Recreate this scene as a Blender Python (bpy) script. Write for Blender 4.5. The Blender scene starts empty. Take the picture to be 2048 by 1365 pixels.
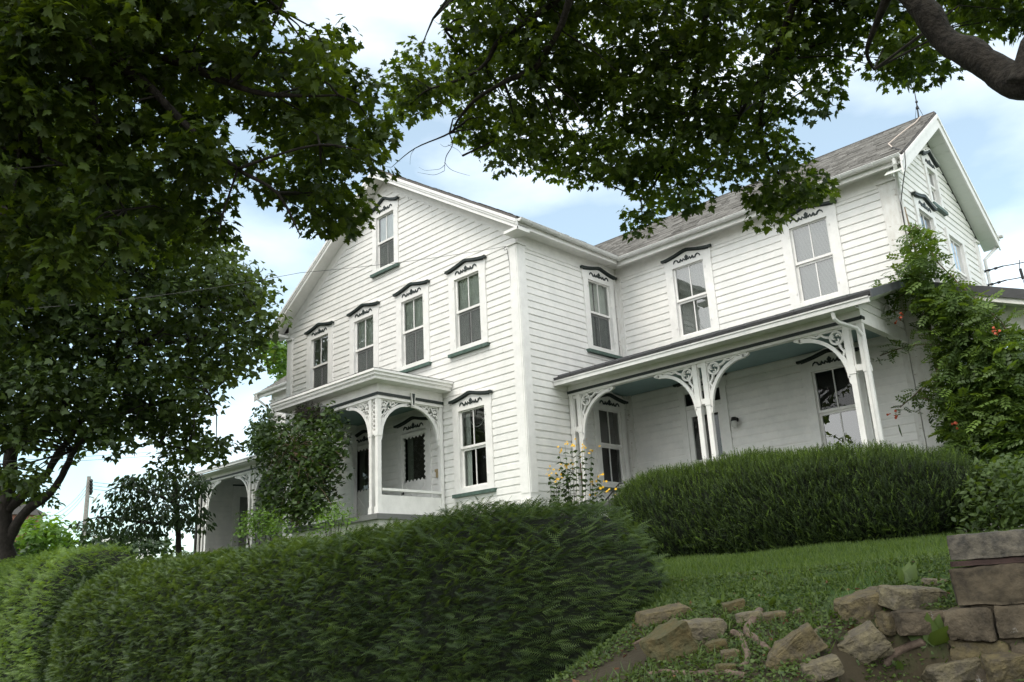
import bpy, bmesh, math, random
import numpy as np
from mathutils import Vector, Matrix, noise
random.seed(7); rng = np.random.default_rng(11)
S = bpy.context.scene; COL = S.collection
R = math.radians

# ------------------------------------------------------------------ camera, sky, sun, exposure
CAM = np.array([11.3210559, -12.2509920, -1.39399838]); FPX = 1726.0694
YAW, PIT, ROL = 0.757670706, 0.290856436, -0.0526912298
_f = np.array([-math.sin(YAW)*math.cos(PIT), math.cos(YAW)*math.cos(PIT), math.sin(PIT)])
_r = np.array([math.cos(YAW), math.sin(YAW), 0.0]); _u = np.cross(_r, _f)
_r2 = _r*math.cos(ROL) + _u*math.sin(ROL); _u2 = -_r*math.sin(ROL) + _u*math.cos(ROL)
cd = bpy.data.cameras.new('camera'); cam = bpy.data.objects.new('camera', cd); COL.objects.link(cam)
cam.matrix_world = Matrix(((_r2[0], _u2[0], -_f[0], CAM[0]), (_r2[1], _u2[1], -_f[1], CAM[1]), (_r2[2], _u2[2], -_f[2], CAM[2]), (0, 0, 0, 1)))
cd.sensor_width = 36; cd.lens = FPX/2048*36; cd.clip_start = 0.05; cd.clip_end = 4000
S.camera = cam

def ray(px, py):
    d = _f + _r2*((px-1024)/FPX) - _u2*((py-682.5)/FPX)
    return d/np.linalg.norm(d)
def at(px, py, dist): return CAM + ray(px, py)*dist
def aty(px, py, y):
    d = ray(px, py); return CAM + d*((y-CAM[1])/d[1])

SUN_EL, SUN_AZ = 58, 184          # degrees; azimuth clockwise from +Y, the side the light comes from
W = bpy.data.worlds.new('World'); S.world = W; W.use_nodes = True
nt = W.node_tree; nt.nodes.clear(); N = nt.nodes.new; L = nt.links.new
out = N('ShaderNodeOutputWorld'); bg = N('ShaderNodeBackground'); sky = N('ShaderNodeTexSky')
sky.sky_type = 'NISHITA'; sky.sun_disc = False; sky.sun_elevation = R(SUN_EL); sky.sun_rotation = R(SUN_AZ)
sky.air_density = 1.0; sky.dust_density = .5; sky.ozone_density = .35
tc = N('ShaderNodeTexCoord'); mp = N('ShaderNodeMapping'); mp.inputs['Scale'].default_value = (1.0, 1.0, 2.2); mp.inputs['Location'].default_value = (.35, .1, .2)
nz = N('ShaderNodeTexNoise'); nz.inputs['Scale'].default_value = 2.1; nz.inputs['Detail'].default_value = 9; nz.inputs['Roughness'].default_value = .48
rp = N('ShaderNodeValToRGB'); rp.color_ramp.elements[0].position = .50; rp.color_ramp.elements[0].color = (.14, .15, .15, 1); rp.color_ramp.elements[1].position = .88; rp.color_ramp.elements[1].color = (1, 1, 1, 1)
bg.inputs['Strength'].default_value = .11
mx = N('ShaderNodeMix'); mx.data_type = 'RGBA'; mx.inputs['B'].default_value = (11.1, 11.35, 11.3, 1)
vd = N('ShaderNodeVectorMath'); vd.operation = 'DOT_PRODUCT'; vd.inputs[1].default_value = (.55, -.60, .58); mr = N('ShaderNodeMapRange'); mr.inputs['From Min'].default_value = -.25; mr.inputs['From Max'].default_value = .45; mr.inputs['To Max'].default_value = .36  # brighter cloud added out of view, behind and above, to fill the walls
ad = N('ShaderNodeMath'); ad.operation = 'ADD'; L(tc.outputs['Generated'], vd.inputs[0]); L(vd.outputs['Value'], mr.inputs['Value']); L(mr.outputs[0], ad.inputs[0]); L(nz.outputs['Fac'], ad.inputs[1])
L(tc.outputs['Generated'], mp.inputs['Vector']); L(mp.outputs['Vector'], nz.inputs['Vector']); L(ad.outputs[0], rp.inputs['Fac'])
hz = N('ShaderNodeMix'); hz.data_type = 'RGBA'; hz.blend_type = 'MULTIPLY'; hz.inputs['Factor'].default_value = 1; hz.inputs['B'].default_value = (.98, 1.15, 1.02, 1); L(sky.outputs['Color'], hz.inputs['A']); L(hz.outputs['Result'], mx.inputs['A']); L(rp.outputs['Color'], mx.inputs['Factor']); L(mx.outputs['Result'], bg.inputs['Color']); L(bg.outputs['Background'], out.inputs['Surface'])
sd = bpy.data.lights.new('sun', 'SUN'); sd.energy = 1.0; sd.angle = R(24); sd.color = (1, .92, .80)
sun = bpy.data.objects.new('sun', sd); COL.objects.link(sun)
_sd = Vector((math.sin(R(SUN_AZ))*math.cos(R(SUN_EL)), math.cos(R(SUN_AZ))*math.cos(R(SUN_EL)), math.sin(R(SUN_EL))))
sun.rotation_euler = _sd.to_track_quat('Z', 'Y').to_euler(); sun.location = _sd*60
S.view_settings.view_transform = 'Standard'; S.view_settings.look = 'None'; S.view_settings.exposure = 0.93; S.view_settings.gamma = 1
S.cycles.use_denoising = True; S.cycles.denoiser = 'OPENIMAGEDENOISE'; S.cycles.denoising_input_passes = 'RGB_ALBEDO_NORMAL'; S.cycles.denoising_prefilter = 'NONE'; S.cycles.max_bounces = 8; S.cycles.transparent_max_bounces = 16
S.cycles.sample_clamp_indirect = 6

# ------------------------------------------------------------------ materials
def mat(name, col, rough=.6, noise_amt=.0, nscale=8, bump=0, bscale=40, spec=.4, metal=0, col2=None, stretch=None):
    m = bpy.data.materials.new(name); m.use_nodes = True; t = m.node_tree; b = t.nodes['Principled BSDF']
    b.inputs['Roughness'].default_value = rough; b.inputs['Specular IOR Level'].default_value = spec; b.inputs['Metallic'].default_value = metal
    b.inputs['Base Color'].default_value = (*col, 1)
    co = t.nodes.new('ShaderNodeTexCoord'); src = co.outputs['Object']
    if stretch:
        k = t.nodes.new('ShaderNodeMapping'); k.inputs['Scale'].default_value = stretch; t.links.new(src, k.inputs['Vector']); src = k.outputs['Vector']
    if noise_amt:
        n = t.nodes.new('ShaderNodeTexNoise'); n.inputs['Scale'].default_value = nscale; n.inputs['Detail'].default_value = 6; n.inputs['Roughness'].default_value = .65
        t.links.new(src, n.inputs['Vector'])
        r = t.nodes.new('ShaderNodeValToRGB'); c2 = col2 or tuple(c*(1-noise_amt) for c in col)
        r.color_ramp.elements[0].position = .36; r.color_ramp.elements[0].color = (*c2, 1); r.color_ramp.elements[1].position = .62; r.color_ramp.elements[1].color = (*col, 1)
        t.links.new(n.outputs['Fac'], r.inputs['Fac']); t.links.new(r.outputs['Color'], b.inputs['Base Color'])
    if bump:
        n2 = t.nodes.new('ShaderNodeTexNoise'); n2.inputs['Scale'].default_value = bscale; n2.inputs['Detail'].default_value = 6
        t.links.new(src, n2.inputs['Vector']); bp = t.nodes.new('ShaderNodeBump'); bp.inputs['Strength'].default_value = bump; bp.inputs['Distance'].default_value = .02
        t.links.new(n2.outputs['Fac'], bp.inputs['Height']); t.links.new(bp.outputs['Normal'], b.inputs['Normal'])
    return m

def leaf_mat(name, dark, light, trans=.5, rough=.55):
    m = bpy.data.materials.new(name); m.use_nodes = True; t = m.node_tree; t.nodes.clear()
    o = t.nodes.new('ShaderNodeOutputMaterial'); a = t.nodes.new('ShaderNodeAttribute'); a.attribute_name = 'tint'
    r = t.nodes.new('ShaderNodeValToRGB'); r.color_ramp.elements[0].color = (*dark, 1); r.color_ramp.elements[1].color = (*light, 1)
    t.links.new(a.outputs['Fac'], r.inputs['Fac'])
    d = t.nodes.new('ShaderNodeBsdfDiffuse'); tr = t.nodes.new('ShaderNodeBsdfTranslucent'); g = t.nodes.new('ShaderNodeBsdfGlossy'); g.inputs['Roughness'].default_value = rough
    g.inputs['Color'].default_value = (.8, .85, .8, 1)
    mul = t.nodes.new('ShaderNodeMix'); mul.data_type = 'RGBA'; mul.blend_type = 'MULTIPLY'; mul.inputs['Factor'].default_value = 1; mul.inputs['B'].default_value = (1.5, 1.35, .55, 1)
    t.links.new(r.outputs['Color'], mul.inputs['A']); t.links.new(r.outputs['Color'], d.inputs['Color']); t.links.new(mul.outputs['Result'], tr.inputs['Color'])
    m1 = t.nodes.new('ShaderNodeMixShader'); m1.inputs['Fac'].default_value = trans; m2 = t.nodes.new('ShaderNodeMixShader'); m2.inputs['Fac'].default_value = .04
    t.links.new(d.outputs[0], m1.inputs[1]); t.links.new(tr.outputs[0], m1.inputs[2]); t.links.new(m1.outputs[0], m2.inputs[1]); t.links.new(g.outputs[0], m2.inputs[2]); t.links.new(m2.outputs[0], o.inputs['Surface'])
    return m

def glass_mat(name, refl=.3, mul=1.6):
    m = bpy.data.materials.new(name); m.use_nodes = True; t = m.node_tree; t.nodes.clear()
    o = t.nodes.new('ShaderNodeOutputMaterial'); tr = t.nodes.new('ShaderNodeBsdfTransparent'); g = t.nodes.new('ShaderNodeBsdfGlossy'); g.inputs['Roughness'].default_value = .0
    tr.inputs['Color'].default_value = (.82, .86, .84, 1)
    fr = t.nodes.new('ShaderNodeFresnel'); fr.inputs['IOR'].default_value = 1.5
    ma = t.nodes.new('ShaderNodeMath'); ma.operation = 'MULTIPLY_ADD'; ma.inputs[1].default_value = mul; ma.inputs[2].default_value = refl; ma.use_clamp = True
    co = t.nodes.new('ShaderNodeTexCoord'); nz = t.nodes.new('ShaderNodeTexNoise'); nz.inputs['Scale'].default_value = 1.6; bp = t.nodes.new('ShaderNodeBump'); bp.inputs['Strength'].default_value = .05; bp.inputs['Distance'].default_value = .05
    t.links.new(co.outputs['Object'], nz.inputs['Vector']); t.links.new(nz.outputs['Fac'], bp.inputs['Height']); t.links.new(bp.outputs['Normal'], g.inputs['Normal'])
    mi = t.nodes.new('ShaderNodeMixShader'); t.links.new(fr.outputs[0], ma.inputs[0]); t.links.new(ma.outputs[0], mi.inputs['Fac']); t.links.new(tr.outputs[0], mi.inputs[1]); t.links.new(g.outputs[0], mi.inputs[2]); t.links.new(mi.outputs[0], o.inputs['Surface'])
    return m

def shingle_mat():
    m = mat('shingles', (.2, .185, .17), .9, bump=.5, bscale=60, spec=.2); t = m.node_tree; b = t.nodes['Principled BSDF']
    a = t.nodes.new('ShaderNodeAttribute'); a.attribute_name = 'tint'; r = t.nodes.new('ShaderNodeValToRGB')
    r.color_ramp.elements[0].color = (.085, .081, .075, 1); r.color_ramp.elements[1].color = (.29, .282, .265, 1)
    t.links.new(a.outputs['Fac'], r.inputs['Fac']); t.links.new(r.outputs['Color'], b.inputs['Base Color']); return m

M_SIDE = mat('white_siding', (.87, .855, .825), .5, .12, 3.2, bump=.12, bscale=30, col2=(.78, .775, .75))
def peel(m, scale, lo, hi, col):
    t = m.node_tree; b = t.nodes['Principled BSDF']; src = b.inputs['Base Color'].links[0].from_socket; co = t.nodes.new('ShaderNodeTexCoord'); k = t.nodes.new('ShaderNodeMapping'); k.inputs['Scale'].default_value = (1, 1, 2.5); n = t.nodes.new('ShaderNodeTexNoise'); n.inputs['Scale'].default_value = scale; n.inputs['Detail'].default_value = 8; n.inputs['Roughness'].default_value = .72
    r = t.nodes.new('ShaderNodeValToRGB'); r.color_ramp.elements[0].position = lo; r.color_ramp.elements[1].position = hi; x = t.nodes.new('ShaderNodeMix'); x.data_type = 'RGBA'; x.inputs['B'].default_value = (*col, 1)
    t.links.new(co.outputs['Object'], k.inputs['Vector']); t.links.new(k.outputs['Vector'], n.inputs['Vector']); t.links.new(n.outputs['Fac'], r.inputs['Fac']); t.links.new(r.outputs['Color'], x.inputs['Factor']); t.links.new(src, x.inputs['A']); t.links.new(x.outputs['Result'], b.inputs['Base Color'])
peel(M_SIDE, 4.5, .68, .73, (.50, .47, .42))
M_TRIM = mat('white_trim', (.87, .857, .83), .45, .10, 5, bump=.08, bscale=25)
M_TRIM_OLD = mat('weathered_trim', (.78, .775, .75), .6, .3, 14, bump=.3, bscale=30, col2=(.68, .66, .62), stretch=(1, 1, .35))
peel(M_TRIM_OLD, 7, .60, .66, (.42, .38, .33))
M_GUT = mat('gutter_white', (.74, .74, .72), .4, .15, 4)
M_DARK = mat('dark_green_paint', (.028, .040, .038), .5, .4, 14)
M_SILL = mat('green_sill_paint', (.085, .14, .115), .55, .35, 14)
M_CEIL = mat('teal_ceiling_paint', (.26, .37, .375), .6, .12, 3)
M_METAL = mat('dark_metal_roof', (.075, .075, .08), .42, .2, 6, spec=.5)
M_SHIN = shingle_mat()
M_GLASS = glass_mat('window_glass', .14)
M_GLASS_LOW = glass_mat('window_glass_dim', .015, .8)
M_CURT = mat('sheer_curtain', (.82, .85, .79), .8, .15, 6)
M_SCREEN = mat('dim_screen', (.10, .105, .10), .9, .2, 30)
M_BLIND = mat('white_blind', (.74, .75, .70), .6)
M_ROOM = mat('room_gloom', (.035, .034, .03), .9)
M_FOUND = mat('foundation_stone', (.32, .30, .27), .9, .4, 5, bump=.5, bscale=8)
M_PORCHFLOOR = mat('porch_floor_paint', (.17, .175, .17), .6, .2, 5)
M_BLACK = mat('black_iron', (.012, .012, .012), .45)
M_BARK = mat('maple_bark', (.040, .034, .028), .95, .7, 18, bump=1.0, bscale=34)
M_BARKD = mat('dark_bark', (.035, .03, .025), .95, .5, 14, bump=.8, bscale=18)
M_STONE = mat('fieldstone', (.14, .112, .056), .92, .6, 11, bump=1, bscale=32, col2=(.085, .07, .048))
M_STONE2 = mat('pale_fieldstone', (.17, .145, .088), .92, .6, 13, bump=1, bscale=36, col2=(.105, .09, .068))
M_STONE3 = mat('mossy_fieldstone', (.105, .08, .034), .92, .6, 9, bump=1, bscale=30, col2=(.075, .072, .034))
M_CONC = mat('old_concrete', (.145, .127, .10), .95, .6, 14, bump=.7, bscale=40, col2=(.06, .055, .048))
M_CONC2 = mat('stained_concrete', (.105, .083, .055), .95, .55, 9, bump=.6, bscale=25, col2=(.042, .034, .024))
M_RUST = mat('rust_band', (.055, .032, .027), .9, .5, 9, bump=.4)
M_MORTAR = mat('limewashed_stone', (.12, .095, .064), .95, .4, 5, bump=.9, bscale=30, col2=(.05, .04, .028))
def crust(m):
    t = m.node_tree; b = t.nodes['Principled BSDF']; src = b.inputs['Base Color'].links[0].from_socket; co = t.nodes.new('ShaderNodeTexCoord'); n = t.nodes.new('ShaderNodeTexNoise'); n.inputs['Scale'].default_value = 6.5; n.inputs['Detail'].default_value = 7; n.inputs['Roughness'].default_value = .7
    r = t.nodes.new('ShaderNodeValToRGB'); r.color_ramp.elements[0].position = .60; r.color_ramp.elements[1].position = .68; x = t.nodes.new('ShaderNodeMix'); x.data_type = 'RGBA'; x.inputs['B'].default_value = (.36, .345, .32, 1)
    t.links.new(co.outputs['Object'], n.inputs['Vector']); t.links.new(n.outputs['Fac'], r.inputs['Fac']); t.links.new(r.outputs['Color'], x.inputs['Factor']); t.links.new(src, x.inputs['A']); t.links.new(x.outputs['Result'], b.inputs['Base Color'])
crust(M_MORTAR)
M_ROOT = mat('bare_root', (.17, .125, .095), .95, .5, 12, bump=.9, bscale=26, col2=(.085, .06, .045))
M_MAPLE = leaf_mat('maple_leaf', (.023, .050, .007), (.14, .215, .022), .56)
M_MAPLE_FAR = leaf_mat('far_maple_leaf', (.022, .046, .011), (.095, .15, .028), .45)
M_CHERRY = leaf_mat('small_tree_leaf', (.014, .034, .012), (.045, .085, .025), .35)
M_CONIF = leaf_mat('conifer_spray', (.018, .042, .016), (.05, .10, .03), .2)
M_HEML = leaf_mat('hemlock_spray', (.034, .066, .020), (.125, .195, .042), .35)
M_HEML2 = leaf_mat('pale_hemlock_spray', (.08, .15, .026), (.22, .34, .06), .45)
M_GAPSHADE = leaf_mat('gap_shade_spray', (.012, .026, .010), (.05, .09, .022), .2)
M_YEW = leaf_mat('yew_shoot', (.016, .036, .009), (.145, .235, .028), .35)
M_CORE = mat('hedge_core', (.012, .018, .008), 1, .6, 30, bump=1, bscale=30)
M_VINE = leaf_mat('vine_leaf', (.010, .026, .007), (.065, .12, .02), .4)
M_TRUMP = leaf_mat('trumpet_vine_leaf', (.026, .060, .010), (.145, .235, .035), .4)
M_SHRUB = leaf_mat('bright_shrub_leaf', (.06, .13, .018), (.16, .29, .04), .4)
M_GRASS = leaf_mat('grass_blade', (.045, .088, .012), (.12, .185, .026), .4)
M_WEED = leaf_mat('weed_leaf', (.036, .070, .012), (.10, .155, .028), .4)
M_YELLOW = mat('yellow_petal', (.75, .47, .025), .6)
M_ORANGE = mat('orange_trumpet', (.42, .075, .03), .6)
M_TWIG = mat('dry_twig', (.19, .14, .09), .9, .4, 20)
M_POLE = mat('weathered_pole', (.33, .31, .29), .9, .3, 9)
M_WIRE = mat('black_wire', (.02, .02, .022), .5)
M_BRICK = mat('far_brick', (.26, .12, .09), .9, .3, 20)
M_TEALROOF = mat('pale_green_metal', (.42, .56, .53), .6, .1, 3)
M_TAN = mat('tan_metal', (.42, .33, .19), .4)
M_RUSTWOOD = mat('rust_brown_wood', (.23, .10, .04), .7, .3, 10)

# ------------------------------------------------------------------ builders
class MB:
    def __init__(s): s.v = []; s.f = []
    def add(s, vs, fs):
        k = len(s.v); s.v += [tuple(map(float, q)) for q in vs]; s.f += [tuple(i+k for i in q) for q in fs]; return s
    def hexa(s, p):      # 8 corners: bottom ring 0-3, top ring 4-7
        return s.add(p, [(0, 3, 2, 1), (4, 5, 6, 7), (0, 1, 5, 4), (1, 2, 6, 5), (2, 3, 7, 6), (3, 0, 4, 7)])
    def box(s, a, b):
        x0, y0, z0 = a; x1, y1, z1 = b
        return s.hexa([(x0, y0, z0), (x1, y0, z0), (x1, y1, z0), (x0, y1, z0), (x0, y0, z1), (x1, y0, z1), (x1, y1, z1), (x0, y1, z1)])
    def fbox(s, F, u0, u1, v0, v1, n0, n1):
        return s.hexa([F(u0, v0, n0), F(u1, v0, n0), F(u1, v0, n1), F(u0, v0, n1), F(u0, v1, n0), F(u1, v1, n0), F(u1, v1, n1), F(u0, v1, n1)])
    def tube(s, pts, rad, seg=6, cap=True):
        pts = [Vector(p) for p in pts]; n = len(pts)
        if not hasattr(rad, '__len__'): rad = [rad]*n
        rings = []; ref = None
        for i, p in enumerate(pts):
            t = (pts[min(i+1, n-1)] - pts[max(i-1, 0)]); t = t.normalized() if t.length > 1e-9 else Vector((0, 0, 1))
            if ref is None: ref = Vector((0, 0, 1)) if abs(t.z) < .9 else Vector((1, 0, 0))
            a = (ref - t*ref.dot(t)); a = a.normalized() if a.length > 1e-6 else t.orthogonal().normalized(); ref = a; b = t.cross(a)
            rings.append([p + (a*math.cos(2*math.pi*k/seg) + b*math.sin(2*math.pi*k/seg))*rad[i] for k in range(seg)])
        vs = [q for r in rings for q in r]; fs = []
        for i in range(n-1):
            for k in range(seg): fs.append((i*seg+k, i*seg+(k+1) % seg, (i+1)*seg+(k+1) % seg, (i+1)*seg+k))
        if cap: fs += [tuple(range(seg-1, -1, -1)), tuple((n-1)*seg+k for k in range(seg))]
        return s.add(vs, fs)
    def ribbon(s, F, pts, w, n0, n1, closed=False):     # flat strip of width w following (u,v) points, from depth n0 to n1
        m = len(pts); L_, R_ = [], []
        for i, (u, v) in enumerate(pts):
            a = pts[(i-1) % m] if closed or i > 0 else pts[0]; b = pts[(i+1) % m] if closed or i < m-1 else pts[-1]
            tx, ty = b[0]-a[0], b[1]-a[1]; l = math.hypot(tx, ty) or 1; ww = w[i] if hasattr(w, '__len__') else w
            L_.append((u-ty/l*ww/2, v+tx/l*ww/2)); R_.append((u+ty/l*ww/2, v-tx/l*ww/2))
        vs = []
        for a, b in zip(L_, R_): vs += [F(*a, n0), F(*b, n0), F(*b, n1), F(*a, n1)]
        fs = []; rngm = range(m if closed else m-1)
        for i in rngm:
            j = (i+1) % m
            for k in range(4): fs.append((i*4+k, i*4+(k+1) % 4, j*4+(k+1) % 4, j*4+k))
        if not closed: fs += [(0, 1, 2, 3), ((m-1)*4+3, (m-1)*4+2, (m-1)*4+1, (m-1)*4)]
        return s.add(vs, fs)
    def build(s, name, m, parent=None, smooth=False):
        me = bpy.data.meshes.new(name); me.from_pydata(s.v, [], s.f); me.materials.append(m)
        b = bmesh.new(); b.from_mesh(me); bmesh.ops.recalc_face_normals(b, faces=b.faces); b.to_mesh(me); b.free()
        if smooth: me.polygons.foreach_set('use_smooth', [True]*len(me.polygons))
        o = bpy.data.objects.new(name, me); COL.objects.link(o)
        if parent is not None: o.parent = parent; o.matrix_parent_inverse = parent.matrix_world.inverted()
        return o
def tag(o, label=None, cat=None, group=None, kind=None):
    if label: o['label'] = label
    if cat: o['category'] = cat
    if group: o['group'] = group
    if kind: o['kind'] = kind
    return o
def empty(name, loc, label, cat, group=None):
    o = bpy.data.objects.new(name, None); COL.objects.link(o); o.location = [float(c) for c in loc]; o.empty_display_size = .2
    o.matrix_world = Matrix.Translation(o.location); return tag(o, label, cat, group)

def np_mesh(name, V, T, m, parent=None, tint=None):
    me = bpy.data.meshes.new(name); nV, nT, k = len(V), len(T), T.shape[1]
    me.vertices.add(nV); me.vertices.foreach_set('co', np.ascontiguousarray(V, np.float32).ravel())
    me.loops.add(nT*k); me.loops.foreach_set('vertex_index', np.ascontiguousarray(T, np.int32).ravel())
    me.polygons.add(nT); me.polygons.foreach_set('loop_start', np.arange(0, nT*k, k, dtype=np.int32)); me.polygons.foreach_set('loop_total', np.full(nT, k, np.int32))
    me.materials.append(m)
    if tint is not None:
        a = me.attributes.new('tint', 'FLOAT', 'POINT'); a.data.foreach_set('value', np.ascontiguousarray(tint, np.float32))
    me.update(calc_edges=True); me.validate()
    o = bpy.data.objects.new(name, me); COL.objects.link(o)
    if parent is not None: o.parent = parent; o.matrix_parent_inverse = parent.matrix_world.inverted()
    return o
def unit(a): return a/np.maximum(np.linalg.norm(a, axis=-1, keepdims=True), 1e-9)
def scatter(TV, TT, pos, ydir, ndir, scale):
    """copies of a small leaf template: its y axis along ydir, its face normal near ndir"""
    y = unit(ydir); z = ndir - y*np.sum(ndir*y, -1, keepdims=True); z = unit(z + 1e-6); x = np.cross(y, z)
    sc = np.asarray(scale).reshape(-1, 1, 1)
    V = pos[:, None, :] + sc*(TV[None, :, 0:1]*x[:, None, :] + TV[None, :, 1:2]*y[:, None, :] + TV[None, :, 2:3]*z[:, None, :])
    T = TT[None] + (np.arange(len(pos))*len(TV))[:, None, None]
    return V.reshape(-1, 3), T.reshape(-1, TT.shape[1])
def fan(half):
    pts = half + [(-x, y) for x, y in reversed(half[1:-1])]
    cx = (0, .38); P = [(x, y, -.22*abs(x) - .12*y*y) for x, y in pts]; P.append((*cx, .02)); n = len(pts)
    return np.array(P), np.array([(i, (i+1) % n, n) for i in range(n)])
MAPLE = fan([(0, 0), (.30, -.10), (.23, .10), (.62, .20), (.41, .34), (.54, .56), (.22, .50), (.20, .72), (0, 1.05)])
MAPLE_S = fan([(0, 0), (.36, .0), (.58, .35), (.30, .45), (0, 1.0)])
OVAL = fan([(0, 0), (.22, .2), (.26, .5), (0, 1.0)])
HEART = fan([(0, 0), (.30, -.05), (.42, .28), (.22, .7), (0, 1.0)])
def rdir(n): return unit(rng.normal(size=(n, 3)))
def inpoly(px, py, poly):
    c = False; j = len(poly)-1
    for i in range(len(poly)):
        xi, yi = poly[i]; xj, yj = poly[j]
        if (yi > py) != (yj > py) and px < (xj-xi)*(py-yi)/(yj-yi)+xi: c = not c
        j = i
    return c

# ------------------------------------------------------------------ ground
def gz(x, y):
    Y = [-40, -14, -12, -9, -7.7, -6.35, -5.3, -1, 1.5, 12, 60, 400]; Z = [-3.1, -3.05, -2.95, -2.45, -2.02, -1.56, -1.30, -.95, -.88, -.6, -1.5, -12]
    z_ = float(np.interp(y, Y, Z)); sm = lambda v, a, b: (lambda t: t*t*(3-2*t))(min(1, max(0, (v-a)/(b-a))))
    z_ -= 1.1*sm(-x, -7.15, -5.9)*sm(-y, 5.6, 6.9)*sm(y, -16, -11) + .45*sm(x, 8.75, 9.25)*sm(-y, 6.38, 6.56)*sm(y, -9.5, -7.6)
    return z_ + .03*noise.noise(Vector((x*.9, y*.9, 0))) + .05*noise.noise(Vector((x*.3, y*.3, 3)))
def ground_hit(px, py):
    d = ray(px, py); t = 2.0
    for _ in range(4000):
        p = CAM + d*t
        if p[2] <= gz(p[0], p[1]): break
        t += .01
    return p
xs = np.unique(np.concatenate([np.linspace(-600, -30, 12), np.linspace(-30, 2, 40), np.linspace(2, 14, 90), np.linspace(14, 600, 14)]))
ys = np.unique(np.concatenate([np.linspace(-300, -40, 6), np.linspace(-40, -13, 10), np.linspace(-13, 2, 110), np.linspace(2, 40, 20), np.linspace(40, 900, 14)]))
V = np.array([(x, y, gz(x, y)) for y in ys for x in xs]); nx = len(xs)
T = np.array([(j*nx+i, j*nx+i+1, (j+1)*nx+i+1, (j+1)*nx+i) for j in range(len(ys)-1) for i in range(nx-1)])
def ground_mat():
    m = mat('lawn_and_soil', (.05, .1, .02), .95, bump=.6, bscale=25); t = m.node_tree; b = t.nodes['Principled BSDF']
    co = t.nodes.new('ShaderNodeTexCoord'); n = t.nodes.new('ShaderNodeTexNoise'); n.inputs['Scale'].default_value = 2.2; n.inputs['Detail'].default_value = 8; n.inputs['Roughness'].default_value = .7
    sx = t.nodes.new('ShaderNodeSeparateXYZ'); mr = t.nodes.new('ShaderNodeMapRange'); mr.inputs['From Min'].default_value = -6.9; mr.inputs['From Max'].default_value = -5.4
    ad = t.nodes.new('ShaderNodeMath'); ad.operation = 'ADD'; sb = t.nodes.new('ShaderNodeMath'); sb.operation = 'SUBTRACT'; sb.inputs[1].default_value = .5
    t.links.new(co.outputs['Object'], n.inputs['Vector']); t.links.new(co.outputs['Object'], sx.inputs[0]); t.links.new(sx.outputs['Y'], mr.inputs['Value'])
    t.links.new(mr.outputs[0], ad.inputs[0]); t.links.new(n.outputs['Fac'], sb.inputs[0]); t.links.new(sb.outputs[0], ad.inputs[1])
    r = t.nodes.new('ShaderNodeValToRGB'); r.color_ramp.elements[0].position = .25; r.color_ramp.elements[0].color = (.042, .033, .018, 1); r.color_ramp.elements[1].position = .6; r.color_ramp.elements[1].color = (.04, .085, .016, 1)
    t.links.new(ad.outputs[0], r.inputs['Fac']); t.links.new(r.outputs['Color'], b.inputs['Base Color']); return m
tag(np_mesh('ground', V, T, ground_mat()), kind='structure')

# ------------------------------------------------------------------ the house
D = 3.363; XL, XR = -8.66, 0.0; XC = -4.33; LX = 6.52; LL = -15.2; YB = 8.1; YR = 5.73
FA = lambda u, v, n: (u, -n, v)
FB = lambda u, v, n: (n, u, v)
FC = lambda u, v, n: (u, D-n, v)
FD = lambda u, v, n: (LX+n, u, v)
FL = lambda u, v, n: (XL-n, -u, v)      # left flank of the front wing
FE = lambda u, v, n: (LL-n, -u, v)      # left end of the rear wing
house = empty('farmhouse', (-4.3, 3, -.9), 'white two storey clapboard farmhouse with dark green window crowns and fretwork porches', 'house')
H = house
CO = .151
def siding(F, u0, u1, z0, z1, holes=(), lim=None, name='wall', m=M_SIDE):
    b = MB(); z = z0; prof = [(0, .0), (0, .0225), (.112, .020), (.1235, .003), (CO, .001), (CO, .0)]
    while z < z1 - .01:
        zt = min(z+CO, z1); iv = [(u0, u1)]; zm = (z+zt)/2
        for (a, c, za, zb) in holes:
            if za < zm < zb:
                iv = [p for q in iv for p in ((q[0], min(q[1], a)), (max(q[0], c), q[1])) if p[1]-p[0] > .01]
        dn = random.uniform(-.0015, .0015); jn = []
        for a, c in iv:
            while c-a > 2.2:
                k_ = a+random.uniform(1.2, 3.6)
                if k_ > c-.5: break
                jn.append((a, k_-.0015)); a = k_+.0015
            jn.append((a, c))
        iv = jn
        for a, c in iv:
            la = [(a, c)]*6
            if lim:
                la = []
                for pz, pn in prof:
                    l0, l1 = lim(min(z+pz, zt)); la.append((max(a, l0), min(c, l1)))
                if la[0][1]-la[0][0] < .02: continue
                la = [(p, max(q, p+.001)) for p, q in la]
            vs = []
            for (pz, pn), (p, q) in zip(prof, la):
                zz = min(z+pz, zt); vs += [F(p, zz, pn+(dn if pn else 0)), F(q, zz, pn+(dn if pn else 0))]
            fs = [(2*i, 2*i+1, 2*i+3, 2*i+2) for i in range(5)] + [(10, 11, 1, 0), (0, 2, 4, 6, 8, 10), (11, 9, 7, 5, 3, 1)]
            b.add(vs, fs)
        z += CO
    return b.build(name, m, H)

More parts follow.
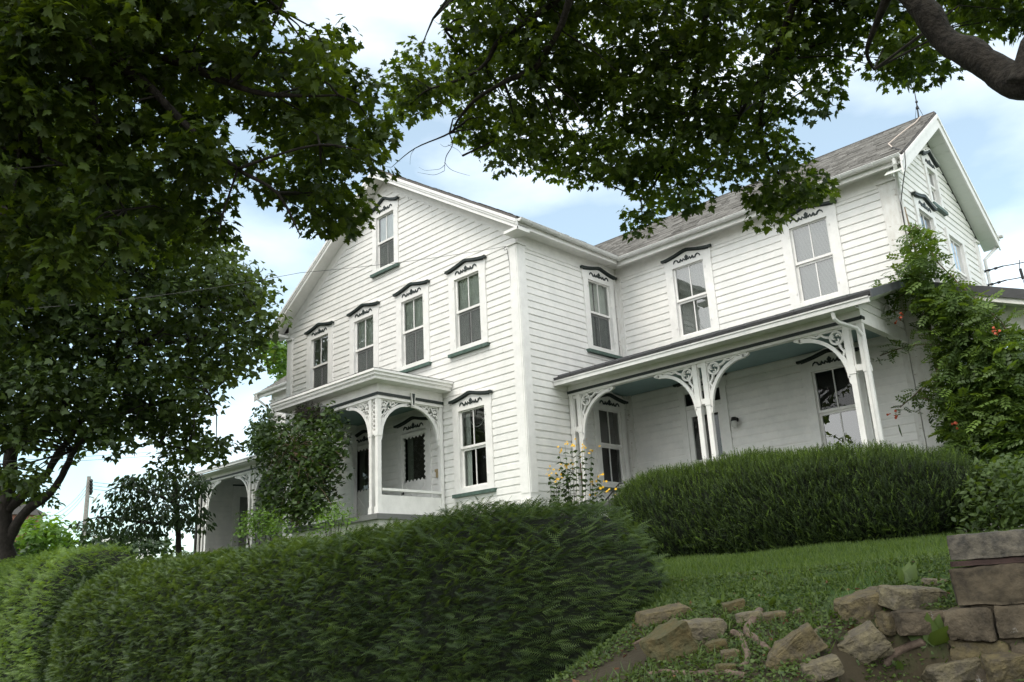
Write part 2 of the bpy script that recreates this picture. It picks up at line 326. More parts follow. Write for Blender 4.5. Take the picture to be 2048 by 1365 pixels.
CROWN = [(-.64, .0), (-.56, .0), (-.44, .015), (-.28, .045), (-.12, .085), (-.04, .105), (.04, .105), (.12, .085), (.28, .045), (.44, .015), (.56, .0), (.64, .0)]
ORN = [(.0, .012), (.045, -.005), (.075, .02), (.095, -.012), (.125, .0), (.14, .03), (.16, -.012), (.20, -.012), (.225, .02), (.265, .03), (.30, .012), (.315, -.015)]
def curtain(F, u0, u1, v0, v1, n, m, parent, waves=5, amp=.010):
    b = MB(); k = waves*6; vs = []
    for i in range(k+1):
        u = u0+(u1-u0)*i/k; nn = n+amp*math.sin(i/k*waves*2*math.pi); vs += [F(u, v0, nn), F(u, v1, nn)]
    b.add(vs, [(2*i, 2*i+2, 2*i+3, 2*i+1) for i in range(k)]); return b.build('curtain', m, parent)
def blind(F, u0, u1, v0, v1, n, parent):
    b = MB(); z = v0
    while z < v1: b.add([F(u0, z, n+.010), F(u1, z, n+.010), F(u1, z+.019, n-.006), F(u0, z+.019, n-.006)], [(0, 1, 2, 3)]); z += .024
    return b.build('blind', M_BLIND, parent)
def crown(F, uc, zc, parent, k=1.0, amp=1.0, hw=1.0):
    pts = [(uc+a*k*hw, zc+h*amp) for a, h in CROWN]
    MB().ribbon(F, [(u, v-.005) for u, v in pts], .046, .03, .105).ribbon(F, [(u, v-.036) for u, v in pts][1:-1], .02, .03, .07).build('crown_moulding', M_DARK, parent)
    MB().ribbon(F, [(u, v+.034) for u, v in pts], .018, .03, .115).build('crown_cap', M_TRIM, parent)
    hp = [(uc+a*k*hw*.93, zc+h*amp-.02) for a, h in CROWN]; zb = zc-.235
    b = MB(); vs = []
    for u, v in hp: vs += [F(u, zb, .0), F(u, v, .0), F(u, v, .048), F(u, zb, .048)]
    m_ = len(hp); fs = []
    for i in range(m_-1):
        for q in range(4): fs.append((i*4+q, i*4+(q+1) % 4, i*4+4+(q+1) % 4, i*4+4+q))
    fs += [(0, 1, 2, 3), (m_*4-1, m_*4-2, m_*4-3, m_*4-4)]
    b.add(vs, fs).build('header_board', M_TRIM, parent)
    o = MB(); zo = zc-.112
    for sg in (1, -1): o.ribbon(F, [(uc+sg*a*k*1.08, zo+h*1.5) for a, h in ORN], [.045, .034, .030, .034, .038, .016, .038, .034, .032, .030, .026, .010], .045, .064)
    o.ribbon(F, [(uc, zo-.03), (uc, zo+.02), (uc, zo+.055), (uc, zo+.10)], [.03, .06, .09, .012], .045, .066)
    o.build('scroll_ornament', M_DARK, parent)
def window(F, uc, zb, zt, w=.79, kind='sheer', crowned=True, sill=True, cw=.19, rail=None, amp=1.0, k=1.0):
    h = w/2; rl = rail if rail else (zb+zt)/2
    b = MB().fbox(F, uc-h-cw, uc-h, zb-.10, zt, .0, .05).fbox(F, uc+h, uc+h+cw, zb-.10, zt, .0, .05).fbox(F, uc-h, uc+h, zb-.10, zb, -.05, .045)
    b.fbox(F, uc-h-.02, uc-h, zb, zt, -.16, -.001).fbox(F, uc+h, uc+h+.02, zb, zt, -.16, -.001).fbox(F, uc-h-.02, uc+h+.02, zt, zt+.02, -.16, -.001)
    if not crowned: b.fbox(F, uc-h-cw, uc+h+cw, zt+.001, zt+.12, .0, .052)
    for s in (-1, 1):  # storm-sash clips
        for zz in (zb+.18, zt-.22): b.fbox(F, uc+s*(h+.03)-.012, uc+s*(h+.03)+.012, zz, zz+.05, .05, .064)
    win = b.build('window', M_TRIM, H)
    if crowned: crown(F, uc, zt+.215, win, k=k, amp=amp)
    if sill: MB().fbox(F, uc-h-cw-.03, uc+h+cw+.03, zb-.172, zb-.102, .0, .10).build('sill', M_SILL, win)
    for (a, c, n) in ((rl, zt, -.02), (zb, rl, -.055)):
        s = MB().fbox(F, uc-h, uc-h+.045, a, c, n-.018, n+.018).fbox(F, uc+h-.045, uc+h, a, c, n-.018, n+.018).fbox(F, uc-h+.045, uc+h-.045, a, a+.05, n-.018, n+.018).fbox(F, uc-h+.045, uc+h-.045, c-.045, c, n-.018, n+.018)
        s.fbox(F, uc-.011, uc+.011, a+.05, c-.045, n-.012, n+.012); s.build('sash', M_TRIM, win)
        g = (M_GLASS if n < -.03 else M_GLASS_LOW) if kind == 'low_sky' else M_GLASS if n > -.03 or kind in ('blind', 'sky') else M_GLASS_LOW
        MB().add([F(uc-h+.04, a+.04, n), F(uc+h-.04, a+.04, n), F(uc+h-.04, c-.04, n), F(uc-h+.04, c-.04, n)], [(0, 1, 2, 3)]).build('pane', g, win)
    if kind == 'sheer':
        curtain(F, uc-h+.02, uc-.10, zb+.1, zt, -.092, M_CURT, win, 4); curtain(F, uc-.05, uc+h-.02, zb+.1, zt, -.09, M_CURT, win, 3)
        MB().add([F(uc-h+.046, zb+.05, -.028), F(uc+h-.046, zb+.05, -.028), F(uc+h-.046, rl-.0, -.028), F(uc-h+.046, rl-.0, -.028)], [(0, 1, 2, 3)]).build('insect_screen', M_SCREEN2, win)
    elif kind == 'lace':
        curtain(F, uc-h+.02, uc+h-.02, zb+.1, zt, -.092, M_CURT, win, 7)
        MB().add([F(uc-h+.046, zb+.05, -.028), F(uc+h-.046, zb+.05, -.028), F(uc+h-.046, rl-.0, -.028), F(uc-h+.046, rl-.0, -.028)], [(0, 1, 2, 3)]).build('insect_screen', M_SCREEN2, win)
    elif kind == 'blind': blind(F, uc-h+.02, uc+h-.02, zb+.01, zt-.02, -.12, win)
    elif kind == 'dark':
        curtain(F, uc-h+.02, uc-h+.17, zb, zt, -.14, M_CURT, win, 2)
        MB().tube([F(uc+.03+.30*a, zt-.10-.30*(1-a*a), -.10) for a in np.linspace(-1, .9, 14)], .008, 5).build('swag_cord', M_BLIND, win)
    return win
def screen_mat():
    m = bpy.data.materials.new('fine_screen'); m.use_nodes = True; t = m.node_tree; t.nodes.clear(); o = t.nodes.new('ShaderNodeOutputMaterial')
    a = t.nodes.new('ShaderNodeBsdfTransparent'); d = t.nodes.new('ShaderNodeBsdfDiffuse'); d.inputs['Color'].default_value = (.12, .125, .125, 1); x = t.nodes.new('ShaderNodeMixShader'); x.inputs['Fac'].default_value = .62
    t.links.new(a.outputs[0], x.inputs[1]); t.links.new(d.outputs[0], x.inputs[2]); t.links.new(x.outputs[0], o.inputs['Surface']); return m
M_SCREEN2 = screen_mat()

# walls
ZW0, ZW1 = 3.875, 5.475
def hole(uc, zb, zt, w=.79): return (uc-w/2-.06, uc+w/2+.06, zb-.06, zt+.06)
A_UP = [-7.155, -5.235, -3.37, -1.505]
hA = [hole(u, ZW0, ZW1) for u in A_UP] + [hole(-1.505, .85, 2.5), hole(-4.36, 6.58, 7.98, .70), (-3.82, -2.96, .2, 2.42), (-5.63, -4.77, .2, 2.42)]
sl = .632
siding(FA, XL, XR, .3, 8.66, hA, lim=lambda z: (XL, XR) if z < 5.9 else (max(XL, XC-(8.655-z)/sl), min(XR, XC+(8.655-z)/sl)))
siding(FB, 0, D, .3, 5.66, [hole(2.66, ZW0, ZW1), hole(2.66, .87, 2.5)])
siding(FC, 0, LX, .3, 5.66, [hole(2.0, ZW0, ZW1), hole(4.80, ZW0, ZW1), hole(4.80, .85, 2.5), (1.52, 2.44, .3, 2.76)])
siding(FD, D, YB, .3, 7.9, [hole(4.76, ZW0, ZW1), hole(6.44, ZW0, 5.36), hole(5.70, 5.96, 6.74, .5)], lim=lambda z: (D, YB) if z < 5.9 else (max(D, YR-(7.56-z)/.70), min(YB, YR+(7.56-z)/.70)))
siding(FC, LL, XL, .3, 5.66, [hole(-10.6, ZW0, ZW1), (-13.95, -13.05, .3, 2.4)])
siding(FL, -D, 0, .3, 5.66); siding(FE, -YB, -D, .3, 7.5, lim=lambda z: (-YB, -D) if z < 5.9 else (max(-YB, -YR-(7.56-z)/.7), min(-D, -YR+(7.56-z)/.7)))
MB().box((LL, YB, -.8), (LX, YB+.02, 5.9)).build('wall', M_SIDE, H)
# dark boxes behind the glass, unlit rooms put into the colour
MB().box((XL+.45, .45, .36), (XR-.45, D+1, 3.2)).box((XL+.45, .45, 3.3), (XR-.45, D+1, 6.1)).box((XC-1.2, .45, 6.2), (XC+1.2, 4, 8.0)).box((XR-.2, D+.45, .36), (LX-.45, YB-.4, 3.2)).box((XR-.2, D+.45, 3.3), (LX-.45, YB-.4, 5.9)).box((LL+.4, D+.45, .36), (XL, YB-.4, 5.9)).build('interior', M_ROOM, H)
MB().box((XL-.04, -.04+.06, -1.3), (XR+.0, D+.5, .3)).box((LL-.0, D+.02, -1.3), (LX-.0, YB, .3)).build('foundation', M_FOUND, H)

# corner boards, plinth, frieze
def corner(F, u0, u1, z0=.3, z1=5.74, m=M_TRIM):
    return MB().fbox(F, u0, u1, z0, z1, .0, .048).fbox(F, u0+.03, u1-.03, z0+.25, z1-.12, .048, .060).fbox(F, u0-.02, u1+.02, z1-.045, z1, .0, .085).fbox(F, u0-.015, u1+.015, z0-.1, z0+.12, .0, .075)
cb = corner(FA, -.20, .0485); cb.build('corner_board', M_TRIM, H); corner(FB, -.047, .20).build('corner_board', M_TRIM, H)
corner(FA, XL-.0485, XL+.20).build('corner_board', M_TRIM, H); corner(FL, -.20, .047).build('corner_board', M_TRIM, H)
corner(FC, LX-.27, LX+.0485, m=M_TRIM_OLD).build('corner_board', M_TRIM_OLD, H); corner(FD, D-.047, D+.16).build('corner_board', M_TRIM, H); corner(FD, YB-.2, YB).build('corner_board', M_TRIM, H)
corner(FC, LL-.0485, LL+.2).build('corner_board', M_TRIM, H)
MB().fbox(FB, D-.16, D-.05, .3, 5.7, .0, .05).fbox(FC, .052, .17, .3, 5.7, .0, .05).build('corner_board', M_TRIM_OLD, H)
for fr, a_, c_ in ((FB, .0, D-.03), (FC, .036, LX), (FC, LL, XL-.03), (FL, -D, -.02)): MB().fbox(fr, a_, c_, 5.655, 5.93, .0, .035).build('frieze_board', M_TRIM, H)

# roofs
SLF, SLR = .638, .70
def apexA(y): return 9.10
def roofslab(name, quad, thick, m):
    q = [Vector(p) for p in quad]; n = (q[1]-q[0]).cross(q[3]-q[0]).normalized()
    if n.z < 0: n = -n
    return MB().hexa([p-n*thick for p in q]+q).build(name, m, H)
OV, RV = .42, .40
zE = 9.10-SLF*(4.33+OV)
zt_ = lambda x: 9.10-SLF*abs(x-XC)
def shingled(p0, p1, up, length, name='roof', exp=.135):
    """rows of overlapping shingle tabs with random tab edges and colour"""
    p0, p1, up = Vector(p0), Vector(p1), Vector(up).normalized(); al = (p1-p0); w = al.length; al.normalize(); n = al.cross(up)
    if n.z < 0: n = -n
    V, T, C = [], [], []; k = 0; d = -.03
    while d < length:
        u = -random.random()*.3
        while u < w:
            tw = random.choice((.12, .18, .25, .3)); a, c = max(u, 0), min(u+tw, w); u += tw
            if c-a < .02: continue
            lift = random.choice((.010, .014, .022)); e = min(exp+.03, length-d); dd = random.uniform(-.012, .006)
            q = [p0+al*(a+.002)+up*(d+dd)+n*lift, p0+al*(c-.002)+up*(d+dd)+n*lift, p0+al*(c-.002)+up*(d+e)+n*.004, p0+al*(a+.002)+up*(d+e)+n*.004, p0+al*(a+.002)+up*(d+dd), p0+al*(c-.002)+up*(d+dd)]
            V += [tuple(x) for x in q]; T += [(k, k+1, k+2, k+3), (k+4, k+5, k+1, k)]; C += [min(1, max(0, random.gauss(.45, .16)))]*6; k += 6
        d += exp
    return np_mesh(name, np.array(V), np.array(T), M_SHIN, H, np.array(C))
yf0, yf1 = -RV, 8.6
roofslab('roof', [(XC, yf0, 9.10), (XR+OV, yf0, zE), (XR+OV, yf1, zE), (XC, yf1, 9.10)], .05, mat('shingle_edge', (.13, .12, .115), .9, .5, 30, bump=.5))
M_SHE = bpy.data.materials['shingle_edge']
roofslab('roof', [(XC, yf0, 9.10), (XL-OV, yf0, zE), (XL-OV, yf1, zE), (XC, yf1, 9.10)], .05, M_SHE)
shingled((XR+OV, yf0+.01, zE), (XR+OV, yf1, zE), (-1, 0, SLF), 5.6)
yE = D-.40; zR = 7.95; zEr = zR-SLR*(YR-yE)
for (xa, xb) in ((-2.9, LX+.36), (LL-.40, -5.9)):
    roofslab('roof', [(xa, YR, zR), (xb, YR, zR), (xb, yE, zEr), (xa, yE, zEr)], .05, M_SHE)
    roofslab('roof', [(xa, YR, zR), (xb, YR, zR), (xb, YB+.5, zR-SLR*(YB+.5-YR)), (xa, YB+.5, zR-SLR*(YB+.5-YR))], .05, M_SHE)
    shingled((xa, yE, zEr), (xb-.005, yE, zEr), (0, 1, SLR), (YR-yE)*math.hypot(1, SLR))
MB().tube([(-2.4, YR, zR+.0), (LX+.34, YR, zR+.0)], .035, 6).build('ridge_cap', M_SHE, H)
# rakes of the front gable
def rake(F, c, ztop, slope, u1, n0, steps, m=M_TRIM, name='rake_board', parent=H):
    b = MB()
    for sgn in (1, -1):
        for (d0, d1, na, nb) in steps:
            p = [(c, ztop-d0), (c+sgn*u1, ztop-d0-slope*u1), (c+sgn*u1, ztop-d1-slope*u1), (c, ztop-d1)]
            b.hexa([F(*q, na) for q in p]+[F(*q, nb) for q in p])
    return b.build(name, m, parent)
rake(FA, XC, 9.10-.06, SLF, 4.33+OV, RV, [(.0, .07, RV-.03, RV+.045), (.0705, .12, RV-.03, RV+.025), (.1205, .205, RV-.03, RV+.004)])
rake(FA, XC, 8.94, SLF, 4.33+OV-.02, 0, [(.0, .02, .03, RV-.032)], name='soffit')
rake(FA, XC, 8.925, SLF, 4.33+.02, 0, [(.0, .265, .0, .030), (.265, .295, .0, .022)], name='frieze_board')
for s, xc in ((1, XR), (-1, XL)):       # boxed eave ends
    x0, x1 = (xc+.03, xc+OV) if s > 0 else (xc-OV, xc-.03)
    MB().box((x0, -RV, 5.80), (x1, -.03, 5.86)).build('eave_return', M_TRIM, H)
# rear wing right gable
FDr = FD
rake(FDr, YR, zR-.055, SLR, YB+.5-YR, 0, [(.0, .085, .34, .385), (.0855, .31, .335, .362)])
sf = MB()
for sgn in (1, -1):
    a = 0.0; U = YB+.5-YR-.01
    while a < U:
        c = min(a+.185, U); z = lambda u: zR-.30-SLR*u
        p = [(YR+sgn*a, z(a)), (YR+sgn*(c-.006), z(c-.006)), (YR+sgn*(c-.006), z(c-.006)-.014), (YR+sgn*a, z(a)-.014)]
        sf.hexa([FD(*q, .02) for q in p]+[FD(*q, .336) for q in p]); a = c
sf.build('soffit', mat('pale_green_white_soffit', (.70, .73, .68), .5), H)
rake(FE, -YR, zR-.055, SLR, YB+.5-YR, 0, [(.0, .2, .36, .39)])
# eave soffits and fascias
for p_, q_ in (((.03, -.02, 5.93), (OV-.03, D-.40, 5.955)), ((.03, D-.38, 5.93), (LX+.33, D-.03, 5.955)), ((LL-.35, D-.38, 5.93), (XL-.03, D-.03, 5.955)), ((XL-OV+.03, -.02, 5.93), (XL-.03, D-.40, 5.955))): MB().box(p_, q_).build('soffit', M_TRIM, H)
for p_, q_ in (((OV-.06, -RV+.01, 5.865), (OV-.02, D-.42, 6.06)), ((OV-.06, yE+.03, 5.83), (LX+.335, yE+.07, 6.0)), ((LL-.36, yE+.03, 5.83), (XL-OV, yE+.07, 6.0)), ((XL-OV+.02, -RV+.01, 5.865), (XL-OV+.06, D-.42, 6.06))): MB().box(p_, q_).build('fascia', M_TRIM, H)
def gutter(p0, p1, outv, r=.062, parent=H, hang=.62, name='gutter', m=M_GUT):
    p0, p1, o = Vector(p0), Vector(p1), Vector(outv); al = (p1-p0); L_ = al.length; al.normalize(); up = Vector((0, 0, 1)); b = MB()
    prof = [o*(r*math.cos(t))+up*(-r*math.sin(t)) for t in np.linspace(0, math.pi, 9)]; prof += [q*.93 for q in reversed(prof)]
    vs = [p0+q for q in prof]+[p1+q for q in prof]; k = len(prof); b.add(vs, [(i, (i+1) % k, k+(i+1) % k, k+i) for i in range(k)]+[tuple(range(9))[::-1], tuple(range(k, k+9))])
    b.tube([p0+o*r, p1+o*r], .009, 6)
    s = .35
    while s < L_-.1:
        c = p0+al*s; ring = [c+o*((r+.006)*math.cos(t))-up*((r+.006)*math.sin(t)) for t in np.linspace(0, math.pi, 9)]
        b.tube(ring, .009, 4); s += hang
    return b.build(name, m, parent)
gB = gutter((OV+.045, -RV+.02, 6.02), (OV+.045, D-.40-.05, 5.985), (1, 0, 0), hang=.42)
gC = gutter((OV+.02, yE-.045, 5.985), (LX+.34, yE-.045, 5.965), (0, -1, 0), hang=.62)
gutter((LL-.42, yE-.045, 5.985), (XL-OV, yE-.045, 5.985), (0, -1, 0)); gutter((XL-OV-.045, -RV+.02, 6.02), (XL-OV-.045, D-.45, 5.985), (-1, 0, 0))
gutter((LX-1, YB+.55, 5.93), (LX+.45, YB+.55, 5.93), (0, 1, 0))
def downspout(pts, r=.037): return MB().tube(pts, r, 8).build('downspout', M_GUT, H)
downspout([(LX+.22, yE-.05, 5.93), (LX+.22, yE-.05, 5.82), (LX+.10, D-.10, 5.50), (LX+.085, D-.03, 5.36), (LX+.085, D-.03, .2)])
downspout([(LX+.30, YB+.55, 5.86), (LX+.29, YB+.50, 5.68), (LX+.10, YB+.07, 5.32), (LX+.08, YB+.05, 1)])
downspout([(LL-.28, yE-.05, 5.93), (LL-.28, yE-.05, 5.80), (LL-.10, D-.12, 5.50), (LL-.06, D-.06, 5.40), (LL-.06, D-.06, 3.6)])
MB().tube([(6.54, YR, 7.95), (6.56, YR, 8.35), (6.57, YR, 8.85)], [.018, .012, .006], 6).tube([(6.55, YR, 8.18), (6.555, YR, 8.22)], .035, 8).tube([(6.47, YR-.02, 7.95), (6.556, YR, 8.3)], .005, 4).tube([(6.64, YR, 7.95), (6.556, YR, 8.3)], .005, 4).tube([(6.56, YR, 8.33), (6.565, YR, 8.36)], .028, 8).build('lightning_rod', M_WIRE, H)
cab = [(6.62, 5.6, 7.92), (6.60, 5.2, 7.62), (6.52, 4.7, 7.29), (6.45, 4.3, 7.01), (6.40, 3.9, 6.73), (6.52, 3.6, 6.53), (6.62, 3.35, 6.36)]
MB().tube(cab, .012, 6).build('roof_cable', mat('tan_cable', (.5, .42, .36), .6), H)
MB().tube([cab[-1], (6.92, 3.0, 6.02), (6.92, 2.9, 5.7), (6.75, 3.1, 5.45), (6.60, 3.28, 5.2), (6.57, 3.3, 4.2)], .009, 5).build('roof_cable', M_WIRE, H)

# windows
for u in A_UP: window(FA, u, ZW0, ZW1, kind='sheer' if u > -4 else 'lace')
window(FA, -1.505, .85, 2.5, kind='dark'); window(FA, -4.36, 6.58, 7.98, w=.70, kind='lace', rail=7.24, amp=1.8, k=.88, cw=.16)
window(FB, 2.66, ZW0, ZW1, kind='sheer', cw=.17); window(FB, 2.66, .87, 2.5, kind='none', cw=.17)
window(FC, 2.0, ZW0, ZW1, kind='blind'); window(FC, 4.80, ZW0, ZW1, kind='blind'); window(FC, 4.80, .85, 2.5, kind='low_sky')
window(FD, 4.76, ZW0, ZW1, kind='sky', cw=.15, k=.93); window(FD, 6.44, ZW0, 5.36, kind='sky', crowned=False, cw=.13, w=.85); window(FD, 5.70, 5.96, 6.74, w=.5, kind='sky', cw=.12, k=.74, amp=1.7)
window(FC, -10.6, ZW0, ZW1, kind='lace')

FG = lambda u, v, n: (-14.75+n, u, v)
siding(FG, .9, D, .3, 2.86, [(1.90, 2.76, .3, 2.40)]); corner(FG, .86, 1.0, .3, 2.80).build('corner_board', M_TRIM, H)
# doors
def storm_door(uc, handle_side=-1):
    w, z0, z1 = .86, .36, 2.30
    b = MB().fbox(FA, uc-w/2-.13, uc-w/2, z0, z1+.02, 0, .05).fbox(FA, uc+w/2, uc+w/2+.13, z0, z1+.02, 0, .05)
    b.fbox(FA, uc-w/2, uc+w/2, z1, z1+.021, -.05, .048)
    d = b.build('door', M_TRIM, H)
    crown(FA, uc, 2.515, d, amp=1.0)
    u0, u1, v0, v1 = uc-.37, uc+.37, 1.20, 2.21
    s = MB().fbox(FA, uc-w/2+.004, u0, z0, z1-.004, -.02, .03).fbox(FA, u1, uc+w/2-.004, z0, z1-.004, -.02, .03).fbox(FA, u0, u1, v1, z1-.004, -.02, .03).fbox(FA, u0, u1, z0, v0, -.02, .03)
    zz = lambda i, n: .022*math.cos(i*math.pi)
    for (ax, lo, hi, base, sg) in (('v', v0, v1, u0, 1), ('v', v0, v1, u1, -1), ('u', u0, u1, v0, 1), ('u', u0, u1, v1, -1)):   # scalloped inner edge
        n = 72 if ax == 'v' else 54; nw = 9 if ax == 'v' else 6; vs = []
        for i in range(n+1):
            t = lo+(hi-lo)*i/n; e = base+sg*(.028+.026*math.cos(2*math.pi*nw*i/n))
            for nn in (.026, .031):
                vs += [FA(base-sg*.002, t, nn), FA(e, t, nn)] if ax == 'v' else [FA(t, base-sg*.002, nn), FA(t, e, nn)]
        fs = []
        for i in range(n):
            a, c = i*4, i*4+4; fs += [(a+2, a+3, c+3, c+2), (a, a+1, c+1, c), (a+1, a+3, c+3, c+1)]
        s.add(vs, fs)
    for pts in ([(uc-.33, .50), (uc+.33, 1.12)], [(uc-.33, 1.12), (uc+.33, .50)], [(uc-.33, 1.14), (uc+.33, 1.14)]): s.ribbon(FA, pts, .025, .029, .038)
    s.build('door_panel', M_TRIM, d)
    MB().add([FA(u0, v0, .012), FA(u1, v0, .012), FA(u1, v1, .012), FA(u0, v1, .012)], [(0, 1, 2, 3)]).build('pane', M_GLASS_LOW, d)
    MB().add([FA(u0-.03, .4, -.10), FA(u1+.03, .4, -.10), FA(u1+.03, 2.28, -.10), FA(u0-.03, 2.28, -.10)], [(0, 1, 2, 3)]).build('inner_door', mat('inner_door_dark', (.055, .052, .042), .5), d)
    MB().fbox(FA, u0, u0+.2, v0, v1, -.09, -.08).build('inner_curtain', mat('drab_curtain', (.20, .22, .18), .8), d)
    hx = uc+handle_side*.40
    MB().tube([FA(hx, .98, .03), FA(hx, .98, .075), FA(hx, .82, .075), FA(hx, .80, .03)], .011, 6).fbox(FA, hx-.02, hx+.02, .95, 1.05, .03, .04).build('handle', M_BLACK, d)
storm_door(-3.39); storm_door(-5.20)
MB().fbox(FA, -2.66, -2.585, 1.18, 1.34, .02, .06).fbox(FA, -2.68, -2.565, 1.30, 1.36, .02, .07).build('doorbell', M_TAN, H)
dc = MB().fbox(FC, 1.41, 1.55, .36, 2.78, 0, .05).fbox(FC, 2.41, 2.55, .36, 2.78, 0, .05).fbox(FC, 1.55, 2.41, 2.26, 2.34, -.04, .04).fbox(FC, 1.55, 2.41, 2.72, 2.78, -.04, .04).build('door', M_TRIM, H)
crown(FC, 1.98, 2.84, dc)
MB().fbox(FC, 1.552, 1.66, .36, 2.255, -.02, .025).fbox(FC, 2.30, 2.408, .36, 2.255, -.02, .025).fbox(FC, 1.66, 2.30, 2.10, 2.255, -.02, .025).fbox(FC, 1.66, 2.30, .36, .6, -.02, .025).fbox(FC, 1.66, 2.30, 1.13, 1.18, -.015, .02).build('door_panel', M_TRIM, dc)
MB().add([FC(1.65, .6, .0), FC(2.31, .6, .0), FC(2.31, 2.11, .0), FC(1.65, 2.11, .0)], [(0, 1, 2, 3)]).add([FC(1.55, 2.34, -.01), FC(2.41, 2.34, -.01), FC(2.41, 2.72, -.01), FC(1.55, 2.72, -.01)], [(0, 1, 2, 3)]).build('pane', M_GLASS_LOW, dc)
MB().tube([FC(2.35, 1.22, .03), FC(2.35, 1.22, .07), FC(2.35, 1.10, .07), FC(2.35, 1.08, .03)], .012, 6).build('handle', M_BLACK, dc)
lp = MB().tube([FC(2.70, 1.86, .02), FC(2.70, 1.86, .05)], .05, 12).tube([FC(2.70, 1.86, .05), FC(2.70, 1.87, .13)], .02, 8).tube([FC(2.70, 1.90, .13), FC(2.70, 1.84, .13), FC(2.70, 1.82, .13)], [.045, .062, .066], 12).build('wall_lamp', M_BLACK, H)
MB().tube([FC(2.70, 1.82, .13), FC(2.70, 1.77, .13), FC(2.70, 1.71, .13), FC(2.70, 1.68, .13)], [.06, .068, .055, .02], 12).build('lamp_globe', mat('frosted_globe', (.6, .6, .57), .2), lp, True)

# porch posts and fretwork
def arc(u0, v0, ru, rv, a0, a1, n=14): return [(u0+ru*math.cos(t), v0+rv*math.sin(t)) for t in np.linspace(a0, a1, n)]
def bracket(F, u, ztop, sg, parent, w=.78, h=.86, n0=-.03, n1=.03, style=0):
    """quarter arch with scroll work, from the post at u outwards in direction sg"""
    cu, cv = u+sg*w, ztop-h; b = MB()
    pts = [(cu-sg*w*math.cos(t)*.98, cv+h*math.sin(t)*.93) for t in np.linspace(.02, math.pi/2, 18)]
    b.ribbon(F, pts, .062, n0, n1)
    b.ribbon(F, [(pts[0][0]-sg*.012, pts[0][1]+.02), (pts[0][0]-sg*.004, pts[0][1]-.07), (pts[0][0]-sg*.012, pts[0][1]-.11)], [.06, .045, .02], n0, n1)
    b.ribbon(F, [(pts[-1][0]-sg*.03, pts[-1][1]+.01), (pts[-1][0]+sg*.04, pts[-1][1]+.015), (pts[-1][0]+sg*.09, pts[-1][1]+.03)], [.06, .05, .025], n0, n1)
    b.ribbon(F, [(u+sg*.012, ztop-.012), (cu+sg*.05, ztop-.012)], .024, n0+.005, n1-.005)
    b.ribbon(F, [(u+sg*.012, ztop-.02), (u+sg*.012, ztop-h)], .024, n0+.005, n1-.005)
    a0, a1 = n0+.008, n1-.008
    if style == 0:
        rc = .105; cc = (u+sg*(.035+rc), ztop-.04-rc)
        b.ribbon(F, arc(*cc, rc, rc, 0, 2*math.pi, 21)[:-1], .032, a0, a1, closed=True)
        for k in range(3): b.ribbon(F, arc(cc[0]+.045*math.cos(k*2.1+.7), cc[1]+.045*math.sin(k*2.1+.7), .028, .028, k*2.1-.6, k*2.1+3.2, 9), .022, a0, a1)
        b.ribbon(F, [(cc[0]+sg*.11, cc[1]+.03), (cc[0]+sg*.19, cc[1]+.055), (cc[0]+sg*.25, cc[1]+.11), (cc[0]+sg*.33, cc[1]+.085), (cc[0]+sg*.42, cc[1]+.115), (cc[0]+sg*.52, cc[1]+.10)], [.04, .034, .045, .03, .035, .012], a0, a1)
        b.ribbon(F, [(cc[0]-sg*.03, cc[1]-.11), (cc[0]-sg*.055, cc[1]-.19), (cc[0]-sg*.10, cc[1]-.25), (cc[0]-sg*.07, cc[1]-.33), (cc[0]-sg*.10, cc[1]-.42), (cc[0]-sg*.085, cc[1]-.52)], [.04, .034, .045, .03, .035, .012], a0, a1)
    else:
        def C(x, y, r, t0, t1, ww=.026): b.ribbon(F, arc(u+sg*x, ztop-y, sg*r, r, t0, t1, 12), ww, a0, a1)
        C(.11, .10, .05, -.3, 4.2); C(.22, .075, .045, -1.2, 3.4); C(.085, .23, .045, -1, 3.6); C(.33, .06, .03, -1, 3.2); C(.06, .35, .035, -1, 3.3); C(.17, .19, .035, 1, 5.4)
        b.ribbon(F, [(u+sg*.03, ztop-.03), (u+sg*.12, ztop-.13), (u+sg*.25, ztop-.20)], [.05, .04, .02], a0, a1)
        b.ribbon(F, [(u+sg*.03, ztop-.5), (u+sg*.06, ztop-.40), (u+sg*.10, ztop-.30), (u+sg*.17, ztop-.22)], [.012, .03, .04, .05], a0, a1)
        b.ribbon(F, [(u+sg*.45, ztop-.035), (u+sg*.36, ztop-.09), (u+sg*.28, ztop-.13)], [.012, .03, .04], a0, a1)
    return b.build('fretwork_bracket', M_TRIM, parent)
def post_pair(F, ua, ub, z0, ztop, pw=.09, panel=1.84, slot=True):
    """two slender posts joined above by a slotted panel"""
    b = MB()
    for u in (ua, ub):
        b.fbox(F, u-pw/2, u+pw/2, z0, ztop, -.045, .045).fbox(F, u-pw/2-.018, u+pw/2+.018, z0, z0+.14, -.06, .06)
        b.fbox(F, u-pw/2-.012, u+pw/2+.012, panel-.04, panel+.06, -.055, .055)
    p = b.build('porch_post', M_TRIM, H)
    q = MB(); uc = (ua+ub)/2; hw = (ub-ua)/2-pw/2
    if slot:
        q.fbox(F, uc-hw, uc+hw, panel, panel+.10, -.02, .02).fbox(F, uc-hw, uc+hw, ztop-.07, ztop, -.02, .02)
        if hw > .03:
            q.ribbon(F, [(uc-hw+.012, panel+.1), (uc-hw+.012, ztop-.07)], .024, -.02, .02).ribbon(F, [(uc+hw-.012, panel+.1), (uc+hw-.012, ztop-.07)], .024, -.02, .02)
    else:
        z = panel
        q.fbox(F, uc-hw, uc+hw, panel, panel+.08, -.02, .02)
        while z < ztop-.05: q.ribbon(F, arc(uc, z+.085, hw*.9, .042, 0, 2*math.pi, 13)[:-1], .018, -.018, .018, closed=True); z += .094
    q.build('post_panel', M_TRIM, p)
    return p

